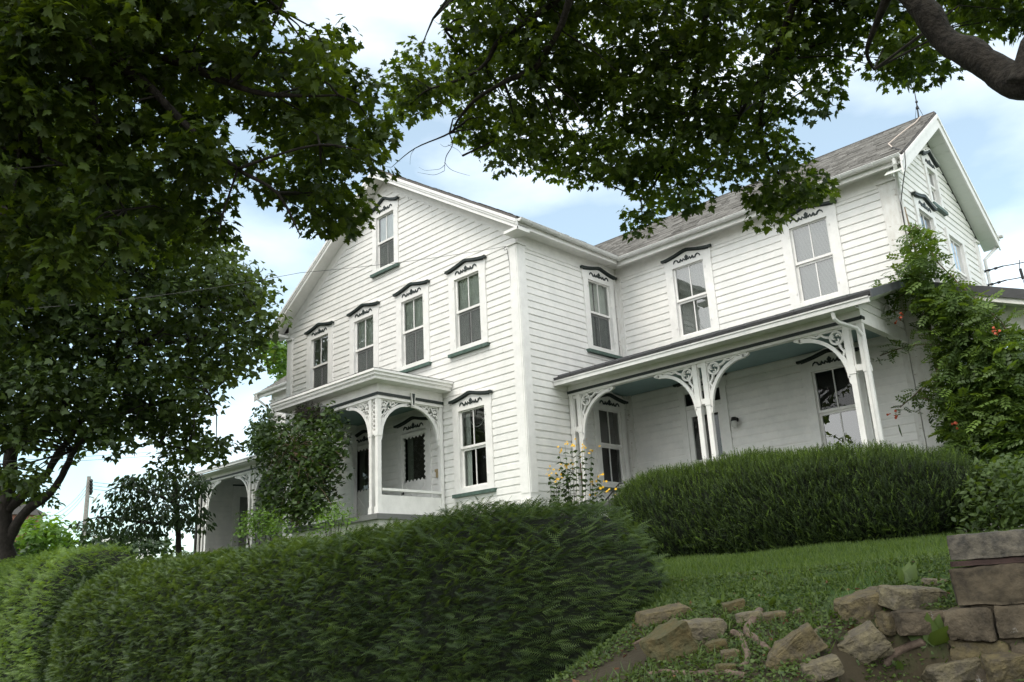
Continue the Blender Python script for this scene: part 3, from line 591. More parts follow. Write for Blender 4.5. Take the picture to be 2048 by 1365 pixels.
# right porch in the angle of the wings
YP = 1.35; FP = lambda u, v, n: (u, YP-n, v); PZ = 2.60
roofslab('porch_roof', [(0.03, .865, 2.935), (6.62, .865, 2.935), (6.62, D-.02, 3.745), (0.03, D-.02, 3.745)], .05, M_METAL)
pr = [o for o in bpy.data.objects if o.name.startswith('porch_roof')][-1]
rb = MB()
for i in range(22):
    x = .18+i*.305
    if x > 6.55: break
    rb.hexa([(x-.028, .855, 2.92), (x+.028, .855, 2.92), (x+.028, D-.03, 3.752), (x-.028, D-.03, 3.752), (x-.014, .855, 2.966), (x+.014, .855, 2.966), (x+.014, D-.03, 3.78), (x-.014, D-.03, 3.78)])
rb.hexa([(6.50, .88, 2.93), (6.64, .88, 2.93), (6.64, D-.03, 3.76), (6.50, D-.03, 3.76), (6.50, .88, 2.965), (6.64, .88, 2.965), (6.64, D-.03, 3.795), (6.50, D-.03, 3.795)])
rb.hexa([(6.625, .88, 2.83), (6.645, .88, 2.83), (6.645, D-.03, 3.66), (6.625, D-.03, 3.66), (6.625, .88, 2.93), (6.645, .88, 2.93), (6.645, D-.03, 3.76), (6.625, D-.03, 3.76)])
rb.build('roof_rib', M_METAL, pr)
b = MB()
b.box((.03, .86, 2.765), (6.60, .915, 2.845)).box((.03, .845, 2.842), (6.60, .87, 2.866)); b.build('gutter', M_GUT, H)
MB().box((.03, .93, 2.815), (6.28, 1.30, 2.83)).build('soffit', M_TRIM, H)
MB().box((.03, 1.29, 2.60), (6.27, 1.41, 2.86)).box((6.15, 1.41, 2.60), (6.27, D-.05, 2.72)).build('porch_beam', M_TRIM, H)
MB().box((.03, 1.272, 2.645), (6.285, 1.289, 2.70)).box((6.271, 1.272, 2.66), (6.288, 1.41, 2.71)).build('trim_line', M_DARK, H)
MB().box((.03, 1.42, 2.86), (6.2, D-.01, 2.875)).build('porch_ceiling', M_CEIL, H)
siding(lambda u, v, n: (6.23+n, u, v), 1.30, D-.05, 2.72, 3.68, lim=lambda z: (1.30+max(0, (z-2.96)/.336), D-.05), name='porch_gable')
MB().hexa([(6.29, .92, 2.80), (6.33, .92, 2.80), (6.33, D-.05, 3.62), (6.29, D-.05, 3.62), (6.29, .92, 2.88), (6.33, .92, 2.88), (6.33, D-.05, 3.69), (6.29, D-.05, 3.69)]).hexa([(6.33, .88, 2.76), (6.62, .88, 2.84), (6.62, D-.05, 3.66), (6.33, D-.05, 3.58), (6.33, .88, 2.775), (6.62, .88, 2.855), (6.62, D-.05, 3.675), (6.33, D-.05, 3.595)]).build('rake_board', M_TRIM, H)
MB().box((.02, 1.18, .24), (6.42, D-.06, .345)).build('porch_floor', M_PORCHFLOOR, H); MB().box((.03, 1.25, -1.2), (6.35, 1.30, .24)).box((6.30, 1.30, -1.2), (6.35, D, .24)).build('porch_skirt', M_TRIM_OLD, H)
p1 = post_pair(FP, .09, .285, .345, PZ); bracket(FP, .33, PZ, 1, p1)
p2 = post_pair(FP, 3.095, 3.295, .345, PZ); bracket(FP, 3.34, PZ, 1, p2); bracket(FP, 3.05, PZ, -1, p2)
p3 = post_pair(FP, 5.985, 6.215, .345, PZ); bracket(FP, 5.94, PZ, -1, p3)
MB().fbox(FC, 6.12, 6.235, .345, 2.86, .0, .06).build('pilaster', M_TRIM_OLD, H)
downspout([(5.98, .90, 2.80), (5.985, .93, 2.66), (6.02, 1.0, 2.60), (6.20, 1.22, 2.50), (6.255, 1.285, 2.36), (6.262, 1.285, .3)], .034)
# left porch, the mirror of it
YL = .80; FPL = lambda u, v, n: (u, YL-n, v)
roofslab('porch_roof', [(LL-.35, .40, 2.95), (XL, .40, 2.95), (XL, D-.02, 3.745), (LL-.35, D-.02, 3.745)], .05, M_METAL)
MB().box((LL-.33, .34, 2.83), (XL, .41, 2.92)).box((LL-.33, .32, 2.90), (XL, .345, 2.93)).build('gutter', M_GUT, H)
MB().box((LL, YL-.06, 2.60), (XL, YL+.06, 2.86)).box((LL, .41, 2.80), (XL, .76, 2.815)).build('porch_beam', M_TRIM, H)
MB().box((LL-.01, YL-.078, 2.645), (XL, YL-.061, 2.70)).build('trim_line', M_DARK, H)
MB().box((LL+.05, YL+.07, 2.86), (XL, D-.01, 2.875)).build('porch_ceiling', M_CEIL, H)
MB().box((LL-.1, YL-.15, .24), (XL, D-.06, .345)).build('porch_floor', M_PORCHFLOOR, H); MB().box((LL, YL-.07, -1.3), (XL, YL-.02, .24)).build('porch_skirt', M_TRIM_OLD, H)
q1 = post_pair(FPL, -14.72, -14.50, .345, PZ); bracket(FPL, -14.45, PZ, 1, q1, w=.7)
q2 = post_pair(FPL, -11.9, -11.7, .345, PZ); bracket(FPL, -11.65, PZ, 1, q2); bracket(FPL, -11.95, PZ, -1, q2)
downspout([(-15.0, .38, 2.84), (-14.99, .42, 2.70), (-14.80, .68, 2.52), (-14.80, .70, .2)], .034)
dl = MB().fbox(FG, 1.77, 1.90, .36, 2.42, 0, .05).fbox(FG, 2.76, 2.89, .36, 2.42, 0, .05).fbox(FG, 1.77, 2.89, 2.421, 2.60, 0, .05).build('door', M_TRIM, H)
MB().fbox(FG, 1.902, 2.02, .36, 2.418, -.02, .02).fbox(FG, 2.64, 2.758, .36, 2.418, -.02, .02).fbox(FG, 2.02, 2.64, 2.26, 2.418, -.02, .02).fbox(FG, 2.02, 2.64, .36, .6, -.02, .02).build('door_panel', M_TRIM, dl)
MB().add([FG(2.01, .6, .0), FG(2.65, .6, .0), FG(2.65, 2.27, .0), FG(2.01, 2.27, .0)], [(0, 1, 2, 3)]).build('pane', M_GLASS, dl)
MB().ribbon(FG, [(1.74, 2.62), (2.1, 2.63), (2.33, 2.67), (2.56, 2.63), (2.92, 2.62)], .04, .03, .08).build('crown_moulding', M_DARK, dl)
MB().box((-15.6, .95, .3), (-15.5, D, 2.8)).build('interior', M_ROOM, H)  # near-black backing, the unlit inside given as plain colour

# front entrance porch
PX0, PX1, PY = -5.55, -2.45, -1.74; FF = lambda u, v, n: (u, PY-n, v); FS = lambda u, v, n: (PX1+n, u, v); FT = lambda u, v, n: (PX0-n, -u, v); QZ = 2.66
ex = .40; zc0, zc1 = 2.99, 3.16
b = MB(); top = (XC+.2, -.005, 3.80); e = [(PX0-ex, PY-ex, zc1+.012), (PX1+ex, PY-ex, zc1+.012), (PX1+ex, -.005, zc1+.012), (PX0-ex, -.005, zc1+.012)]
b.add(e+[(top[0], top[1], top[2]), (top[0], top[1]-.25, top[2]-.02)], [(0, 1, 5), (1, 2, 4, 5), (3, 0, 5, 4), (0, 3, 2, 1)])
b.build('porch_roof', mat('grey_porch_roof', (.20, .195, .19), .7, .3, 8), H)
def ring3(n0, n1, z0, z1, b):
    b.box((PX0-n1, PY-n1, z0), (PX1+n1, PY-n0, z1)); b.box((PX1+n0, PY-n0, z0), (PX1+n1, -.03, z1)); b.box((PX0-n1, PY-n0, z0), (PX0-n0, -.03, z1)); return b
cr = MB(); ring3(.33, ex, 3.11, 3.16, cr); ring3(.31, ex-.035, 3.05, 3.11, cr); ring3(.30, ex-.06, 3.03, 3.05, cr); ring3(.29, ex-.075, 2.99, 3.03, cr); cr.build('cornice', M_TRIM, H)
ring3(.045, .32, 2.975, 2.989, MB()).build('soffit', M_TRIM, H)
ring3(-.05, .044, QZ, 2.985, MB()).build('porch_beam', M_TRIM, H)
ring3(.046, .066, 2.725, 2.785, MB()).build('trim_line', M_DARK, H)
ring3(.046, .056, QZ, QZ+.04, MB()).build('beam_bead', M_TRIM, H)
MB().box((PX0+.05, PY+.05, 2.80), (PX1-.05, -.02, 2.815)).build('porch_ceiling', M_CEIL, H)
MB().box((PX0-.1, PY-.12, .24), (PX1+.1, -.08, .345)).build('porch_floor', M_PORCHFLOOR, H); ring3(-.03, .0, -1.3, .24, MB()).build('porch_skirt', M_TRIM_OLD, H)
f1 = post_pair(FF, -2.66, -2.455, .345, QZ, panel=1.93, slot=False, pw=.085); bracket(FF, -2.71, QZ, -1, f1, style=1, w=.72, h=.75)
bracket(lambda u, v, n: FS(u, v, n-.02), PY+.06, QZ, 1, f1, style=1, w=.72, h=.75)
f2 = post_pair(FF, -5.56, -5.36, .345, QZ, panel=1.93, slot=False, pw=.085); bracket(FF, -5.31, QZ, 1, f2, style=1, w=.72, h=.75)
MB().fbox(FS, -.13, -.045, .345, QZ, -.05, .04).build('pilaster', M_TRIM, H); w_ = [o for o in bpy.data.objects if o.name.startswith('pilaster')][-1]
bracket(lambda u, v, n: FS(u, v, n-.02), -.13, QZ, -1, w_, style=1, w=.72, h=.75)
MB().fbox(FT, .05, .14, .345, QZ, -.05, .04).build('pilaster', M_TRIM, H); w2_ = [o for o in bpy.data.objects if o.name.startswith('pilaster')][-1]
bracket(lambda u, v, n: FT(u, v, n-.02), .14, QZ, 1, w2_, style=1, w=.72, h=.75)
ky = MB(); 
for (w0, w1, z0, z1, n0, n1) in ((.028, .062, 2.58, 2.86, .05, .10),):
    uc = PY/2-.02; p = [(uc-w0, z0), (uc+w0, z0), (uc+w1, z1), (uc-w1, z1)]; ky.hexa([FS(*q, n0) for q in p]+[FS(*q, n1) for q in p])
ky.build('keystone', M_TRIM, H)
k2 = MB(); p = [(uc-.014, 2.60), (uc+.014, 2.60), (uc+.038, 2.85), (uc-.038, 2.85)]; k2.hexa([FS(*q, .10) for q in p]+[FS(*q, .104) for q in p]); k2.build('keystone_inlay', M_DARK, H)
MB().fbox(FS, PY+.06, -.13, .80, .85, -.05, .05).fbox(FS, PY+.06, -.13, .35, .72, -.015, .015).build('porch_rail', M_TRIM, H)
MB().fbox(FF, PX0+.25, -4.5, .78, .83, -.03, .03).fbox(FF, PX0+.25, -4.5, .45, .49, -.02, .02).build('porch_rail', M_TRIM, H)
# side porch behind the trumpet vine
FQ = lambda u, v, n: (u, 3.42-n, v)
roofslab('porch_roof', [(LX+.05, 3.08, 3.63), (9.6, 3.08, 2.45), (9.6, YB, 2.45), (LX+.05, YB, 3.63)], .05, M_METAL)
MB().hexa([(LX+.05, 3.06, 3.47), (9.6, 3.06, 2.29), (9.6, 3.085, 2.29), (LX+.05, 3.085, 3.47), (LX+.05, 3.06, 3.645), (9.6, 3.06, 2.465), (9.6, 3.085, 2.465), (LX+.05, 3.085, 3.645)]).build('roof_edge', M_METAL, H)
MB().hexa([(LX+.05, 3.09, 3.38), (9.6, 3.09, 2.20), (9.6, 3.12, 2.20), (LX+.05, 3.12, 3.38), (LX+.05, 3.09, 3.50), (9.6, 3.09, 2.32), (9.6, 3.12, 2.32), (LX+.05, 3.12, 3.50)]).hexa([(LX+.05, 3.12, 3.39), (9.6, 3.12, 2.21), (9.6, 3.42, 2.21), (LX+.05, 3.42, 3.39), (LX+.05, 3.12, 3.40), (9.6, 3.12, 2.22), (9.6, 3.42, 2.22), (LX+.05, 3.42, 3.40)]).build('rake_board', M_TRIM, H)
gb = MB()
for z in np.arange(2.42, 3.35, .25):
    x1 = LX+.05+(3.38-z)/.386; x2 = LX+.05+(3.38-min(z+.245, 3.36))/.386
    gb.hexa([FQ(LX+.1, z, 0), FQ(x1, z, 0), FQ(x1, z, .02), FQ(LX+.1, z, .02), FQ(LX+.1, z+.245, 0), FQ(x2, z+.245, 0), FQ(x2, z+.245, .015), FQ(LX+.1, z+.245, .015)])
gb.build('porch_gable', M_SIDE, H)
MB().box((9.2, 3.38, -.9), (9.32, 3.5, 2.45)).box((9.2, 7.9, -.9), (9.32, 8.02, 2.45)).build('porch_post', M_TRIM, H)
ib = MB()
for (dz) in (5.05, 4.72, 4.30): ib.tube([(LX+.02, YB+.05, dz), (LX+.16, YB+.06, dz+.01)], .03, 8).tube([(LX+.16, YB+.06, dz+.01), (LX+.42, YB+.10, dz+.03)], .016, 6).tube([(LX+.24, YB+.07, dz+.01), (LX+.30, YB+.08, dz+.02)], .03, 6)
ib.build('insulator', M_WIRE, H)
#---HOUSE-END---
# ------------------------------------------------------------------ trees
def proj(p):
    v = np.asarray(p)-CAM; z = v@_f
    return np.array([1024+FPX*(v@_r2)/z, 682.5-FPX*(v@_u2)/z, z])
def clumps(polys, step, dmin, dmax, layers=2, inset=0):
    out_ = []
    for poly in polys:
        xa, xb = min(p[0] for p in poly), max(p[0] for p in poly); ya, yb = min(p[1] for p in poly), max(p[1] for p in poly)
        for _ in range(layers):
            x = xa-step*random.random()
            while x < xb+step:
                y = ya-step*random.random()
                while y < yb+step:
                    px, py = x+random.uniform(-.5, .5)*step, y+random.uniform(-.5, .5)*step
                    if inpoly(px, py, poly) and all(inpoly(px+inset*a, py+inset*b, poly) for a, b in ((1, 0), (-1, 0), (0, 1), (0, -1))):
                        out_.append(at(px, py, random.uniform(dmin, dmax)))
                    y += step
                x += step
    return out_
def foliage(cs, n, rad, size, tmpl, m, parent, droop=.55, flat=.6, name='crown', tlow=.0):
    cs = np.array(cs); k = len(cs); rad = np.broadcast_to(np.asarray(rad, float), (k,))
    off = rdir(k*n)*rng.random((k*n, 1))**.45; off[:, 2] *= flat
    pos = np.repeat(cs, n, 0)+off*np.repeat(rad, n)[:, None]
    ct = np.repeat(rng.random(k), n)
    outd = unit(off+rng.normal(size=off.shape)*.5); outd[:, 2] = outd[:, 2]*.5-droop
    nd = np.tile(np.array([0, 0, 1.0]), (k*n, 1))+rng.normal(size=off.shape)*.55
    V, T = scatter(tmpl[0], tmpl[1], pos, outd, nd, rng.uniform(.5, 1.25, k*n)*size)
    t = np.clip(.55*ct**1.6+.6*rng.random(k*n)**2, 0, 1); return np_mesh(name, V, T, m, parent, np.repeat(t, len(tmpl[0])))
def twigs(cs, limbs, parent, m, r=.010, name='twig', frac=1.0):
    P_ = [Vector(p) for l in limbs for p in l[0]]; b = MB()
    for c in cs:
        if random.random() > frac: continue
        c = Vector(c); q = min(P_, key=lambda a: (a-c).length+max(0, c.z-a.z)*.3)
        mid = (q+c)/2+Vector((random.uniform(-.12, .12), random.uniform(-.12, .12), random.uniform(0, .18)))*(c-q).length
        b.tube([q, q.lerp(mid, .6), mid, mid.lerp(c, .6), c], [r*1.5, r*1.25, r, r*.75, r*.4], 4, cap=False)
    return b.build(name, m, parent, True)
def limbs_mesh(limbs, parent, m, name='trunk', seg=9):
    b = MB()
    for pts, rad in limbs:
        pts = [Vector(p) for p in pts]; P_, R_ = [], []
        for i in range(len(pts)-1):        # Catmull-Rom so the limbs curve
            p0, p1, p2, p3 = pts[max(i-1, 0)], pts[i], pts[i+1], pts[min(i+2, len(pts)-1)]
            for s in range(5):
                t = s/5; q = .5*((2*p1)+(p2-p0)*t+(2*p0-5*p1+4*p2-p3)*t*t+(3*p1-p0-3*p2+p3)*t**3)
                rr = rad[i]*(1-t)+rad[i+1]*t; P_.append(q+Vector((noise.noise(q*3), noise.noise(q*3+Vector((9, 0, 0))), noise.noise(q*5)))*rr*.38); R_.append(rr*(1+.22*noise.noise(q*5)+.10*noise.noise(q*13)))
        P_.append(pts[-1]); R_.append(rad[-1]); b.tube(P_, R_, seg)
    return b.build(name, m, parent, True)
def pp(lst, d0, d1=None):
    d1 = d0 if d1 is None else d1; n = len(lst); return [at(x, y, d0+(d1-d0)*i/max(1, n-1)) for i, (x, y) in enumerate(lst)]
def offframe(p, r):
    q = proj(p)
    if q[2] < .3: return np.linalg.norm(np.asarray(p)-CAM) > 2.2
    m = r*FPX/q[2]; return q[0] < -m or q[0] > 2048+m or q[1] < -m

# right maple: trunk beyond the right edge, boughs across the top
RM = [[(900, -120), (893, 60), (897, 112), (870, 128), (802, 56), (772, 78), (790, 128), (762, 142), (768, 205), (775, 240), (812, 262), (850, 292), (862, 255), (845, 232), (905, 214), (932, 240), (936, 283), (948, 305), (990, 332), (1062, 340), (1108, 372), (1172, 354), (1232, 362), (1246, 392), (1222, 445), (1252, 470), (1300, 462), (1342, 440), (1440, 402), (1472, 386), (1506, 408), (1532, 466), (1580, 442), (1604, 402), (1676, 394), (1600, 310), (1568, 252), (1580, 160), (1606, 178), (1620, 232), (1674, 204), (1682, 176), (1655, 150), (1694, 132), (1712, 40), (1740, -120)],
      [(1690, -120), (1700, 40), (1740, 60), (1756, 150), (1784, 198), (1836, 160), (1852, 192), (1896, 182), (1902, 146), (1860, 110), (1820, 40), (1800, -120)],
      [(1868, -120), (1890, 30), (1925, 70), (1960, 78), (2000, 78), (2080, 40), (2080, -120)],
      [(785, 292), (818, 300), (822, 322), (790, 330)]]
mr = empty('maple_tree', (14.2, -6.6, gz(14.2, -6.6)), 'maple with a thick bent limb crossing the upper right corner of the view', 'tree', 'overhanging maple trees')
tr = np.array([14.2, -6.6, gz(14.2, -6.6)-.2])
limbR = pp([(2330, 120), (2180, 165), (2048, 164), (1991, 140), (1937, 113), (1885, 72), (1837, 14), (1800, -60)], 7.4, 8.2)
limR = [([tr, tr+[.05, 0, 1.2], tr+[0, .1, 2.3], limbR[0]+np.array([.1, 0, -.1])], [.42, .33, .29, .24]),
        (limbR, [.18, .148, .132, .122, .112, .104, .096, .09]), ([limbR[0], limbR[0]+np.array([-.1, .1, 1.0]), limbR[0]+np.array([.2, .6, 2.6])], [.2, .17, .1]),
        (pp([(2048, 168), (2062, 110), (2090, 40), (2100, -80)], 7.5, 7.8), [.12, .10, .085, .07]),
        ([limbR[-1]]+pp([(1640, -190), (1450, -230), (1250, -190), (1165, -60), (1118, 58), (1091, 103), (1067, 140), (1008, 164), (954, 198), (916, 240), (899, 267), (830, 297), (783, 335)], 8.6, 9.8), [.10, .085, .075, .06, .045, .036, .033, .030, .026, .020, .014, .010, .006, .003]),
        (pp([(1250, -190), (1150, -40), (1101, 10), (1050, 44), (998, 82), (971, 127), (926, 157), (860, 178)], 9.2, 9.6), [.05, .04, .034, .03, .026, .022, .016, .008]),
        (pp([(1450, -230), (1420, -20), (1400, 110), (1380, 230), (1330, 330), (1290, 400)], 9.4, 10.2), [.05, .036, .03, .024, .016, .007]),
        (pp([(1640, -190), (1590, 0), (1540, 120), (1480, 230), (1440, 320)], 9.0, 10.0), [.05, .036, .028, .02, .008]),
        (pp([(1540, 120), (1520, 260), (1560, 350), (1640, 385)], 9.5, 10.4), [.03, .022, .014, .007]),
        (pp([(1800, -60), (1760, 30), (1735, 100), (1748, 140)], 8.2, 8.6), [.06, .03, .02, .008]),
        (pp([(899, 267), (905, 290), (892, 315), (889, 342)], 9.7), [.007, .006, .004, .002]), (pp([(889, 342), (870, 350), (850, 348), (835, 345)], 9.7), [.003, .0025, .002, .001]), (pp([(889, 325), (900, 338), (915, 345), (940, 352)], 9.7), [.003, .0025, .002, .001]), (pp([(896, 290), (915, 300), (925, 312)], 9.7), [.003, .002, .001]), (pp([(890, 330), (880, 338), (868, 340), (850, 341), (838, 335)], 9.7), [.003, .0025, .002, .0015, .001]), (pp([(830, 297), (822, 310), (820, 330)], 9.8), [.003, .002, .001]), (pp([(783, 335), (770, 333), (757, 326)], 9.8), [.003, .002, .001]), (pp([(905, 288), (890, 294), (880, 288)], 9.7), [.003, .002, .001]), (pp([(900, 130), (890, 60), (872, 45), (866, 38)], 9.6), [.004, .003, .002, .001])]
limbs_mesh(limR, mr, M_BARK)
cR = [c for c in clumps(RM, 46, 9.1, 11.0, 2, 13) if noise.noise(Vector(c)*2.3) > -.34]
foliage(cR, 78, .27, .080, MAPLE, M_MAPLE, mr)
twigs(cR, limR[3:], mr, M_BARKD, .008, frac=.6)
oh = []
while len(oh) < 130:
    p = np.array([random.uniform(4.5, 18), random.uniform(-15, -2.5), random.uniform(3.4, 8.5)])
    if np.hypot(p[0]-12.5, p[1]+8) < 7.5 and offframe(p, .85): oh.append(p)
foliage(oh, 60, .8, .20, MAPLE_S, M_MAPLE, mr, name='upper_crown')
# left maple
LM = [[(-160, -160), (615, -160), (592, 15), (548, 70), (560, 106), (598, 100), (642, 46), (682, 60), (700, 140), (748, 152), (766, 250), (760, 330), (742, 412), (692, 458), (642, 474), (602, 592), (560, 562), (592, 520), (585, 470), (575, 420), (520, 400), (505, 340), (470, 360), (440, 470), (330, 510), (250, 545), (165, 602), (85, 590), (40, 640), (-160, 660)]]
ml = empty('maple_tree', (1.0, -12.4, gz(1, -12.4)), 'maple with a long level limb reaching in from the upper left corner', 'tree', 'overhanging maple trees')
tl = np.array([1.0, -12.4, gz(1.0, -12.4)-.2])
lbL = pp([(-520, -60), (-250, -20), (-60, 10), (68, 51), (147, 79), (219, 113), (308, 113), (376, 133), (462, 168), (547, 191), (677, 191)], 9.6, 7.6)
limL = [([tl, tl+[0, 0, 1.8], tl+[.1, .1, 3.2], lbL[0]], [.40, .32, .27, .2]), (lbL, [.19, .15, .12, .095, .08, .065, .045, .036, .028, .02, .008]),
        ([tl+[.1, .1, 3.2], tl+[.3, .6, 5.5], tl+[.2, 1.2, 8]], [.26, .2, .1]),
        (pp([(219, 113), (274, 157), (318, 191), (342, 219), (404, 280), (475, 339), (554, 386), (600, 470)], 8.1, 7.7), [.06, .05, .042, .034, .026, .02, .014, .006]),
        (pp([(160, 85), (174, 137), (188, 219), (198, 291), (202, 342), (250, 420)], 8.4, 7.8), [.045, .035, .028, .022, .016, .006]),
        (pp([(-60, 10), (10, 140), (36, 220), (40, 300), (20, 420)], 8.9, 8.2), [.05, .03, .024, .018, .007]), (pp([(36, 190), (75, 240), (84, 305), (130, 330)], 8.4, 8.0), [.024, .018, .014, .006]),
        (pp([(475, 339), (540, 315), (640, 290), (720, 300)], 7.8, 7.5), [.014, .012, .009, .004]), (pp([(475, 339), (445, 430), (440, 470)], 7.8), [.012, .009, .004]),
        (pp([(462, 168), (520, 100), (560, 20), (580, -60)], 7.9, 7.8), [.02, .015, .01, .005])]
limbs_mesh(limL, ml, M_BARK)
cL = [c for c in clumps(LM, 54, 7.6, 9.8, 2, 14) if noise.noise(Vector(c)*2.5) > -.36 and not inpoly(*proj(c)[:2], [(425, 240), (525, 235), (530, 290), (470, 315), (395, 300)])]
foliage(cL, 74, .27, .088, MAPLE, M_MAPLE, ml)
twigs(cL, limL[1:], ml, M_BARKD, .008, frac=.5)
oh = []
while len(oh) < 50:
    p = np.array([random.uniform(-5, 9), random.uniform(-17, -4.5), random.uniform(3.0, 8.5)])
    if np.hypot(p[0]-2, p[1]+11) < 7 and offframe(p, .85): oh.append(p)
foliage(oh, 60, .8, .20, MAPLE_S, M_MAPLE, ml, name='upper_crown')
# the maple further back on the left
BG = [[(-120, 120), (120, 180), (300, 330), (430, 460), (505, 520), (538, 588), (552, 668), (530, 712), (500, 700), (545, 735), (518, 772), (470, 758), (448, 800), (404, 812), (440, 835), (380, 868), (300, 862), (232, 905), (160, 892), (128, 916), (150, 930), (185, 945), (160, 958), (120, 962), (108, 1000), (70, 1030), (-120, 1030)],
      [(300, 850), (400, 862), (452, 885), (468, 908), (430, 940), (380, 935), (330, 950), (318, 905)]]
mb_ = empty('maple_tree', at(30, 1120, 24), 'broad shady maple with several dark stems behind the pale hedge', 'tree')
b0 = at(20, 1190, 24)
limB = [([b0]+pp([(8, 1060), (18, 968), (26, 898), (60, 800), (100, 690), (130, 560)], 24), [.20, .18, .165, .15, .13, .10, .06]), ([b0]+pp([(14, 1091), (49, 1029), (95, 993), (120, 959), (135, 929), (149, 901), (200, 850), (300, 810), (420, 790)], 24, 22), [.15, .14, .11, .09, .08, .075, .07, .06, .04, .02]),
        (pp([(16, 1020), (58, 978), (91, 950), (123, 898), (200, 790), (280, 690), (400, 620)], 24, 22.5), [.13, .11, .09, .08, .07, .05, .025]), (pp([(26, 898), (70, 860), (140, 800), (220, 720), (300, 560), (360, 480)], 24, 23), [.15, .12, .11, .09, .06, .03]),
        (pp([(0, 1000), (-20, 900), (-30, 700), (20, 500), (40, 300)], 24.5), [.2, .17, .14, .1, .05]), (pp([(280, 690), (380, 680), (470, 650), (520, 640)], 22.8, 22), [.05, .04, .025, .01]), (pp([(270, 850), (320, 885), (380, 900), (430, 905)], 23), [.04, .03, .02, .008])]
limbs_mesh(limB, mb_, M_BARKD)
cB = [c for c in clumps(BG, 42, 20.5, 26, 4, 12) if not (inpoly(*proj(c)[:2], [(-60, 890), (110, 880), (175, 900), (150, 990), (80, 1060), (-60, 1100)]) and random.random() < .8)]
foliage(cB, 48, .62, .16, MAPLE_S, M_MAPLE_FAR, mb_)
twigs(cB, limB, mb_, M_BARKD, .016, frac=.5)
# small tree left of the house
ST = [[(205, 1015), (240, 965), (292, 930), (345, 938), (412, 945), (412, 1062), (300, 1072), (225, 1075), (140, 1052), (205, 1030)]]
st = empty('small_tree', at(360, 1120, 27), 'small spreading tree with drooping leaves beside the left porch', 'tree'); s0 = at(358, 1130, 27)
limS = [([s0]+pp([(356, 1060), (352, 1010), (350, 960), (330, 935)], 27), [.09, .08, .07, .05, .02]), (pp([(352, 1010), (300, 985), (240, 975), (210, 985)], 27), [.05, .035, .02, .01]), (pp([(355, 1050), (280, 1045), (200, 1035), (150, 1050)], 27), [.05, .035, .02, .01]), (pp([(351, 1000), (390, 970), (405, 950)], 27), [.04, .025, .01])]
limbs_mesh(limS, st, M_BARKD)
cS = clumps(ST, 24, 25.5, 28, 2, 4)
foliage(cS, 36, .42, .15, OVAL, M_CHERRY, st, droop=.9, flat=.5); twigs(cS, limS, st, M_BARKD, .01)
# trees behind the house
def bushy(name, label, cat, base, polys, step, d0, d1, n, rad, size, tmpl, m, group=None, inset=4, layers=2, droop=.4):
    o = empty(name, base, label, cat, group); c = clumps(polys, step, d0, d1, layers, inset); f_ = foliage(c, n, rad, size, tmpl, m, o, droop=droop)
    cc = np.mean(c, 0); top_ = max(q[2] for q in c); l_ = [([base, np.array(base)*.5+cc*.5, cc], [.12, .09, .05])]; limbs_mesh(l_, o, M_BARKD); twigs(c, l_, o, M_BARKD, .012, frac=.5); return o
b_ = aty(545, 1000, 12); b_[2] = gz(b_[0], b_[1])
bushy('leafy_tree', 'light green tree showing between the gable corner and the rear roof', 'tree', b_, [[(530, 690), (578, 676), (579, 745), (560, 760), (545, 722)]], 15, 36, 38, 40, .6, .22, MAPLE_S, M_SHRUB)
b_ = aty(515, 1040, 6); b_[2] = gz(b_[0], b_[1])
bushy('conifer_tree', 'narrow bluish conifer behind the left end of the house', 'tree', b_, [[(528, 800), (538, 815), (538, 900), (498, 905), (508, 850), (516, 825)]], 12, 30, 31.5, 40, .42, .16, OVAL, M_CONIF, droop=.7)
for i, (px_, py_, lab, w_p) in enumerate(((90, 1075, 'round pale green tree far off beside the brick house', 60), (30, 1090, 'low dark bush far off at the foot of the brick house', 40), (200, 1085, 'low green bush far off below the utility pole', 60), (290, 1085, 'low dark bush far off beneath the small spreading tree', 70))):
    b_ = at(px_, 1160, 44); b_[2] -= .5
    bushy('far_tree' if i == 0 else 'far_bush', lab, 'tree' if i == 0 else 'bush', b_, [[(px_-w_p, py_+40), (px_-w_p*.8, py_-10), (px_-w_p*.3, py_-38), (px_+w_p*.3, py_-42), (px_+w_p*.8, py_-8), (px_+w_p, py_+40)] if i == 0 else [(px_-w_p, py_+25), (px_-w_p*.5, py_-8), (px_+w_p*.4, py_-12), (px_+w_p, py_+25)]], 22, 41, 45, 40, .8, .26, MAPLE_S, M_SHRUB if i == 0 else M_CHERRY)

# ------------------------------------------------------------------ hedges
def spray_t(n=8, ln=.34, w=.06, droop=.30, ang=55):
    V, T = [], []; a = R(ang)
    for i in range(n):
        y = i/n; l = ln*(1-.72*y)+.05; z = -droop*y*y
        for s in (-1, 1):
            k = len(V); V += [(0, y-w/2, z), (0, y+w/2, z), (s*l*math.sin(a), y+l*math.cos(a), z-.10*l-droop*.3*l)]; T.append((k, k+1, k+2))
    k = len(V); V += [(-.014, 0, 0), (.014, 0, 0), (.004, 1.05, -droop)]; T.append((k, k+1, k+2))
    return np.array(V), np.array(T)
def shoot_t(n=13, ln=.20, w=.05):
    V, T = [], []
    for i in range(n):
        y = i/n*.95; l = ln*(1-.45*y); az = i*2.4
        for d in (0, math.pi):
            c, s = math.cos(az+d), math.sin(az+d); k = len(V); V += [(-s*w/2, y, c*w/2), (s*w/2, y, -c*w/2), (c*l*.8, y+l*.75, s*l*.8)]; T.append((k, k+1, k+2))
    k = len(V); V += [(-.016, 0, 0), (.016, 0, 0), (0, 1.05, .0)]; T.append((k, k+1, k+2))
    return np.array(V), np.array(T)
SPRAY, SHOOT = spray_t(), shoot_t()
def lumpy(v, l): return l*2*noise.noise(v*1.1)+l*noise.noise(v*2.7)
